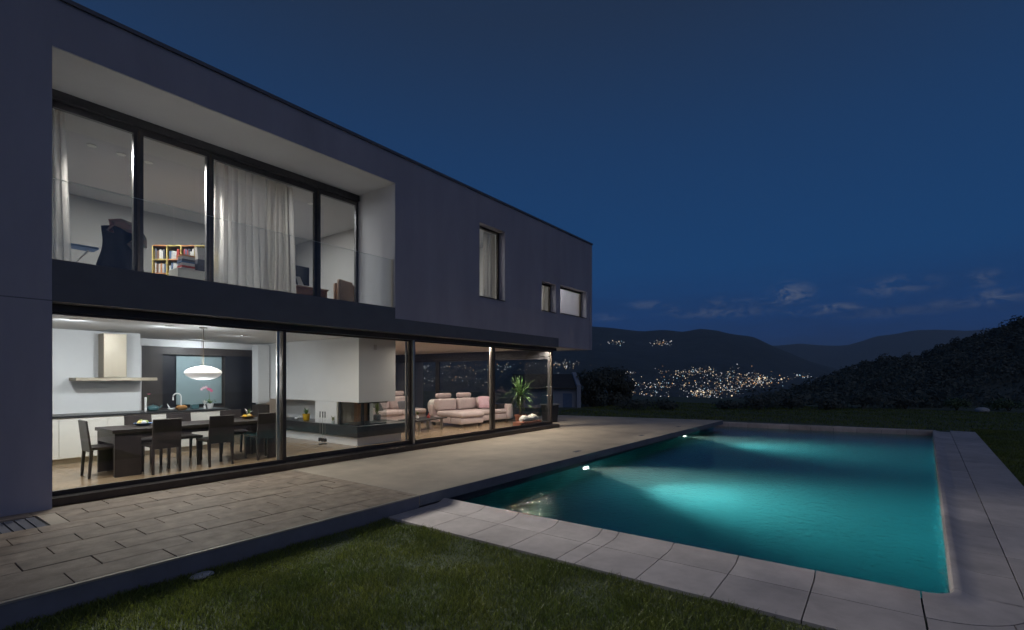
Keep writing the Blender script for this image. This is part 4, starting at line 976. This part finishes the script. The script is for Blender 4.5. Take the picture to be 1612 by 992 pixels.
for i in range(NXs):
    for j in range(1, NZs):
        x = i * cs + .03
        if rng.random() < .3: continue
        while x < (i + 1) * cs - .07:
            w, h = rng.uniform(.02, .045), rng.uniform(.16, .25); B(x, x + w, .04, .04 + rng.uniform(.15, .22), j * cs + .0115, j * cs + .0115 + h).build('book', rng.choice(['red', 'paper', 'blue', 'orange', 'paper', 'brown', 'cushion']), sh); x += w + .003
dr = thing('drawer_chest', 'white chest of drawers with stacked books, left of the long sheer curtain', 'chest of drawers', (4.1, 11.2, UZ))
B(4.02, 4.85, 11.0, 11.45, UZ, UZ + .80).build('body', 'cream', dr, bevel=.004, seg=1)
for j in range(3): B(4.04, 4.83, 10.985, 10.998, UZ + .04 + j * .25, UZ + .27 + j * .25).build('drawer', 'cream', dr, bevel=.003, seg=1)
z = UZ + .801
for k in range(7):
    h = .03 + .012 * (k % 3); tag(B(4.10 + .01 * (k % 3), 4.34, 11.05, 11.28, z, z + h).build('book', ['paper', 'red', 'paper', 'blue', 'cushion', 'paper', 'orange'][k]), ['bottom white book of the stack on the upstairs drawers', 'red book second from the bottom of the upstairs stack', 'white book on top of the red one in the upstairs stack', 'blue book in the middle of the upstairs stack', 'dark grey book in the upstairs stack', 'white book near the top of the upstairs stack', 'orange book topping the stack on the upstairs drawers'][k], 'book', 'books stacked on the drawers'); z += h + .0005
tag(B(4.40, 4.70, 11.08, 11.3, UZ + .801, UZ + 1.05).build('storage_box', 'cushion', bevel=.01), 'grey storage box on the upstairs drawers beside the books', 'box')
tb_ = thing('tote_bag', 'pale paper bag standing on the grey box upstairs', 'bag', (4.55, 11.2, UZ + 1.051))
MB().frust((4.43, 4.66, 11.12, 11.26), (4.41, 4.68, 11.14, 11.24), UZ + 1.051, UZ + 1.30).build('body', 'paper', tb_); MB().tube([(4.49, 11.19, UZ + 1.30), (4.52, 11.19, UZ + 1.40), (4.58, 11.19, UZ + 1.40), (4.61, 11.19, UZ + 1.30)], .006, 6).build('handle', 'stem', tb_)
def curtain(name, lab, x0, x1, y, z0, z1, folds, material, amp=.06, pinch=.0, n=120):
    b = MB(); rows_ = 16; rg = random.Random(int(x0 * 100))
    ph = [rg.uniform(0, 6.28) for _ in range(4)]
    for j in range(rows_):
        v = j / (rows_ - 1); z_ = z0 + (z1 - z0) * v
        for i in range(n):
            u = i / (n - 1); xc = (x0 + x1) / 2; xx = x0 + (x1 - x0) * u; xx = xc + (xx - xc) * (1 - pinch * v)
            b.v.append((xx + .02 * math.sin(6.28 * folds * u * .7 + ph[2]), y + amp * (.6 + .4 * (1 - v)) * (math.sin(6.28 * folds * u + ph[0]) + .45 * math.sin(6.28 * folds * 1.83 * u + ph[1] + v * 1.2)), z_))
    for j in range(rows_ - 1):
        for i in range(n - 1): b.f.append((j * n + i, j * n + i + 1, (j + 1) * n + i + 1, (j + 1) * n + i))
    b.mi = [0] * len(b.f)
    return tag(b.build(name, material, smooth=True), lab, 'curtain')
curtain('curtain', 'white curtain gathered at the far left of the upstairs glazing', 1.70, 2.18, 9.88, UZ + .02, 5.64, 5, 'curtain', .04, .35)
curtain('sheer_curtain', 'wide sheer white curtain hanging in folds at the middle of the upstairs glazing', 4.15, 5.22, 9.92, UZ + .02, 5.64, 7, 'curtain', .06, .1)
curtain('sheer_curtain', 'gathered denser end of the sheer curtain, next to the monitor', 5.18, 5.86, 9.98, UZ + .02, 5.64, 7, 'curtain_dense', .05, .28)
curtain('drape', 'cream drape at the right of the tall narrow upper window', 10.72, 11.25, 8.85, UZ + .02, 5.68, 4, 'curtain_dense', .03, .1)
curtain('drape', 'brownish drape edge at the right of the small square upper window', 13.72, 13.84, 8.82, UZ + .02, 5.4, 2, 'curtain_dense', .02, .0)
dk = thing('desk', 'brown wooden desk at the right of the upstairs room', 'desk', (6.5, 10.9, UZ))
B(5.95, 7.1, 10.65, 11.3, UZ + .72, UZ + .76).build('top', 'brown', dk, bevel=.004, seg=1)
B(5.98, 6.02, 10.67, 11.28, UZ, UZ + .719).build('side', 'brown', dk); B(7.03, 7.07, 10.67, 11.28, UZ, UZ + .719).build('side', 'brown', dk); B(6.03, 7.02, 10.70, 10.72, UZ + .2, UZ + .719).build('front', 'brown', dk)
mn = thing('monitor', 'large dark computer monitor seen from behind on the desk upstairs', 'monitor', (6.4, 11.0, UZ + .76))
B(6.05, 6.80, 10.98, 11.02, UZ + .84, UZ + 1.28).build('screen', 'screen', mn, bevel=.008); B(6.36, 6.48, 11.0, 11.06, UZ + .762, UZ + .84).build('stand', 'alu', mn); B(6.28, 6.56, 10.9, 11.12, UZ + .7605, UZ + .772).build('foot', 'alu', mn)
tp = MB().add([(6.42, 10.80, 0), (6.56, 10.80, 0), (6.56, 10.815, 0), (6.42, 10.815, 0), (6.40, 10.88, .24), (6.50, 10.88, .24), (6.50, 10.893, .24), (6.40, 10.893, .24)], [(3, 2, 1, 0), (4, 5, 6, 7), (0, 1, 5, 4), (1, 2, 6, 5), (2, 3, 7, 6), (3, 0, 4, 7)]).build('tablet', 'alu'); tp.location = (0, 0, UZ + .7615); tag(tp, 'slim silver tablet leaning upright in front of the monitor', 'tablet')
for k, (x, y, a) in enumerate([(7.05, 10.35, 20), (7.45, 10.75, -10)]):
    c = thing('padded_chair', ['low brown upholstered chair right of the desk, nearer the glass', 'low brown upholstered chair right of the desk, farther back'][k], 'chair', (x, y, UZ), R(a), group='brown chairs upstairs', local=True)
    soft('seat', (-.26, .26, -.26, .26, .30, .46), c, 'brown', .04); soft('backrest', (-.26, .26, -.34, -.24, .30, .92), c, 'brown', .04)
    for sx in (-.22, .17):
        for sy in (-.22, .17): B(sx, sx + .05, sy, sy + .05, 0, .299).build('leg', 'wenge', c)
bs = thing('bedside_cabinet', 'grey boxy cabinet seen low in the tall upper window', 'cabinet', (10.15, 11.0, UZ))
B(10.05, 10.75, 10.9, 11.4, UZ, UZ + 1.35).build('body', 'cushion', bs, bevel=.006); B(10.08, 10.72, 10.885, 10.898, UZ + .7, UZ + 1.3).build('door', 'slab_edge', bs)

# ------------------------------------------------------------------ garden
st_ = MB().blob((0, 0, 0), (.105, .075, .022), 2, .12).build('flat_stone', 'stone', smooth=True); st_.location = (2.03, 5.0, -.168); tag(st_, 'pale flat stone lying in the grass by the terrace edge', 'stone')
pl = thing('planter', 'dark square planter standing past the glass corner of the house', 'planter', (15.6, 9.7, 0))
MB().frust((15.40, 15.80, 9.5, 9.9), (15.36, 15.84, 9.46, 9.94), .002, .62).build('body', 'soft_black', pl, bevel=.01); B(15.34, 15.86, 9.44, 9.96, .621, .66).build('rim', 'slab_edge', pl, bevel=.006)
nh = thing('neighbour_house', 'pale blue-white neighbouring house with dark pitched roof beyond the terrace', 'house', (26.4, 15.2, -.2), R(-53.8), local=True)
# local: x to the right of the view, y away
B(-3.2, .55, 0, 4, -.8, 1.15).build('wall', 'neighbour', nh)
MB().add([(-3.3, -.25, 1.12), (.555, -.25, 1.12), (.555, 2.1, 1.95), (-3.3, 2.1, 1.95), (-3.3, -.25, 1.20), (.555, -.25, 1.20), (.555, 2.1, 2.03), (-3.3, 2.1, 2.03)], [(3, 2, 1, 0), (4, 5, 6, 7), (0, 1, 5, 4), (1, 2, 6, 5), (2, 3, 7, 6), (3, 0, 4, 7)]).build('roof', 'roof_tile', nh)
MB().add([(.56, -.30, -.8), (.80, -.30, -.8), (.80, 4, -.8), (.56, 4, -.8), (.56, -.30, 1.35), (.80, -.30, 1.35), (.80, 2.1, 2.15), (.56, 2.1, 2.15), (.56, 4, 1.4), (.80, 4, 1.4)], [(3, 2, 1, 0), (0, 1, 5, 4), (4, 5, 6, 7), (7, 6, 9, 8), (2, 3, 8, 9), (1, 2, 9, 6, 5), (0, 4, 7, 8, 3)]).build('gable_wall', 'neighbour', nh)
B(-.25, .30, -.012, -.002, -.2, .85).build('door', 'blue', nh)
B(-1.6, -.8, -.012, -.002, .2, .9).build('window', 'teal_glass', nh)
def dark_tree(lab, x, y, h, r, seed, gz=-.2):
    t = thing('broadleaf_tree', lab, 'tree', (x, y, gz), group='dark trees by the neighbouring house')
    MB().tube([(x, y, gz - .5), (x + .05, y, gz + h * .3), (x, y + .04, gz + h * .8)], [.14, .10, .03], 8).build('trunk', 'bark', t)
    rg = random.Random(seed); b = MB()
    for k in range(5):
        a = k * 1.3 + seed; tip = (x + r * .6 * math.cos(a), y + r * .6 * math.sin(a), gz + h * rg.uniform(.55, .8)); MB().tube([(x, y, gz + h * .3), tip], [.05, .015], 6).build('limb', 'bark', t)
        leaves(b, tip, r * .55, h * .24, 260, .10, rg, .2)
    for k in range(4): leaves(b, (x + rg.uniform(-.4, .4) * r, y + rg.uniform(-.4, .4) * r, gz + h * rg.uniform(.25, .72)), r * .65, h * .26, 320, .10, rg, .2)
    for k in range(5): leaves(b, (x + rg.uniform(-.8, .8) * r, y + rg.uniform(-.8, .8) * r, gz + h * rg.uniform(.1, .3)), r * .6, h * .2, 220, .10, rg, .2)
    b.build('crown', 'leaf_dark', t)
def place(px, D): p = far_point(px, D, z=0); return p[0], p[1]
for k, (px, D, h, r, lab) in enumerate([(936, 31, 2.5, 1.0, 'dark bushy tree right beside the neighbouring house'), (958, 33, 2.7, 1.2, 'middle dark bushy tree right of the neighbouring house'), (978, 33, 1.9, .9, 'lowest dark bushy tree, at the left edge of the town lights')]):
    dark_tree(lab, *place(px, D), h, r, k + 3)
def shrub(name, lab, x, y, r, h, material, n, seed, lsize=.06, group=None):
    t = thing(name, lab, 'shrub', (x, y, -.2), group=group); rg = random.Random(seed)
    for k in range(5):
        a = k * 1.26; MB().tube([(x, y, -.25), (x + .3 * r * math.cos(a), y + .3 * r * math.sin(a), -.2 + h * .7)], [.02, .008], 6).build('stem', 'bark', t)
    b = MB()
    for k in range(6): leaves(b, (x + rg.uniform(-.5, .5) * r, y + rg.uniform(-.5, .5) * r, -.2 + h * rg.uniform(.35, .7)), r * .6, h * .38, n // 6, lsize, rg, .2)
    b.build('foliage', material, t)
M['leaf_light'] = mat('leaf_light', (.075, .115, .045), .55, var=.3, scale=3, island=.4)
shrub('shrub', 'light green shrub at the lawn edge in front of the dark wood', *place(1506, 27.5), .75, .75, 'leaf_light', 700, 1)
shrub('shrub', 'pale green shrub at the lawn edge near the right of the picture', *place(1588, 27.0), 1.0, .70, 'leaf_light', 800, 2)
bo_ = MB().blob((0, 0, 0), (.42, .3, .16), 3, .05).build('boulder', 'stone', smooth=True); q = place(1546, 26.5); bo_.location = (q[0], q[1], -.12); tag(bo_, 'low grey boulder between the two light shrubs', 'boulder')
rng = random.Random(21)
for k, px in enumerate([1000, 1050, 1140, 1195, 1245, 1300, 1360, 1425]):
    shrub('hedge_shrub', ['dark low bush at the lawn edge below the left town lights', 'second dark low bush along the lawn edge from the conifers', 'dark bush at the lawn edge below the brightest town lights', 'dark bush at the foot of the wooded slope, leftmost', 'dark bush where the wood meets the lawn, right of the town', 'dark bush at the lawn edge behind the pool centre', 'dark bush at the lawn edge behind the far pool coping', 'dark bush left of the light green shrub'][k], *place(px, 28.5 + rng.uniform(-.5, .8)), rng.uniform(.9, 1.6), rng.uniform(.4, .7) + (.3 if px > 1190 else 0), 'leaf_dark', 420, k + 40, .09, group='dark bushes along the lawn edge')
# undergrowth below the wood
ug = MB(); rng = random.Random(31)
for k in range(60):
    px = 1180 + 620 * rng.random(); D = rng.uniform(29, 36); p = far_point(px, D, z=0); leaves(ug, (p[0], p[1], max(-.2, hill_z(px, D)) + .35), rng.uniform(.8, 1.6), rng.uniform(.5, 1.0), 70, .16, rng, .2)
tag(ug.build('undergrowth', 'leaf_dark', kind='stuff'), 'dark undergrowth along the foot of the wooded slope', 'undergrowth')

for o in COL.objects:
    if '_local' in o: del o['_local']
# ------------------------------------------------------------------ grass
def grass(name, lab, n, sample, hgt, wid, seed):
    rs = np.random.RandomState(seed); P = sample(rs, n); n = len(P)
    patch = fnoise(P[:, 0] * 2.2, P[:, 1] * 2.2, 2, 3) * .5 + fnoise(P[:, 0] * 9, P[:, 1] * 9, 6, 2) * .3
    h = hgt * np.clip(rs.normal(1, .28, n) + patch, .35, 2.0); a = rs.uniform(0, 2 * np.pi, n); lean = rs.uniform(.1, 1.15, n) * h; la = rs.uniform(0, 2 * np.pi, n)
    w = wid * rs.uniform(.6, 1.3, n); sx, sy = np.cos(a) * w, np.sin(a) * w; lx, ly = np.cos(la) * lean, np.sin(la) * lean; z0 = np.full(n, -.21)
    V = np.empty((n, 5, 3))
    V[:, 0] = np.stack([P[:, 0] - sx, P[:, 1] - sy, z0], 1); V[:, 1] = np.stack([P[:, 0] + sx, P[:, 1] + sy, z0], 1)
    mx_, my_ = P[:, 0] + lx * .35, P[:, 1] + ly * .35
    V[:, 2] = np.stack([mx_ - sx * .75, my_ - sy * .75, z0 + h * .62], 1); V[:, 3] = np.stack([mx_ + sx * .75, my_ + sy * .75, z0 + h * .62], 1)
    V[:, 4] = np.stack([P[:, 0] + lx, P[:, 1] + ly, z0 + h], 1)
    base = np.arange(n)[:, None] * 5
    F = np.concatenate([base + np.array([0, 1, 3]), base + np.array([0, 3, 2]), base + np.array([2, 3, 4])], 1).reshape(-1, 3)
    me = bpy.data.meshes.new(name); me.vertices.add(n * 5); me.vertices.foreach_set('co', V.reshape(-1).astype(np.float32)); nf = len(F)
    me.loops.add(nf * 3); me.loops.foreach_set('vertex_index', F.reshape(-1).astype(np.int32)); me.polygons.add(nf); me.polygons.foreach_set('loop_start', np.arange(0, nf * 3, 3, dtype=np.int32))
    me.update(calc_edges=True); me.materials.append(M['blade']); o = bpy.data.objects.new(name, me); COL.objects.link(o); o['kind'] = 'stuff'; return tag(o, lab, 'grass')
def s_near(rs, n):
    X = rs.uniform(-.8, 4.29, n); Y = rs.uniform(-1.2, 5.16, n); D = X * CL + Y * SN
    k = (D > 2.2) & (rs.uniform(0, 1, n) < np.clip(5.2 / np.maximum(D, 1), .45, 1)); return np.stack([X, Y], 1)[k]
grass('grass', 'short green lawn grass in the foreground below the terrace', 240000, s_near, .043, .0033, 1)
def s_edge(rs, n):
    X = rs.uniform(4, 24, n); Y = pool_right(X) - 1.09 - rs.exponential(1.3, n); return np.stack([X, Y], 1)
grass('grass', 'dark lawn grass along the right side of the pool coping', 45000, s_edge, .05, .006, 2)
def s_far(rs, n):
    X = rs.uniform(19, 36, n); Y = rs.uniform(-8, 14, n); k = (X > 22.6) | (Y > 5.6); k &= ~((X < 20.4) & (Y < 11.6)); return np.stack([X, Y], 1)[k]
grass('grass', 'dim strip of lawn beyond the far end of the pool', 60000, s_far, .06, .012, 3)
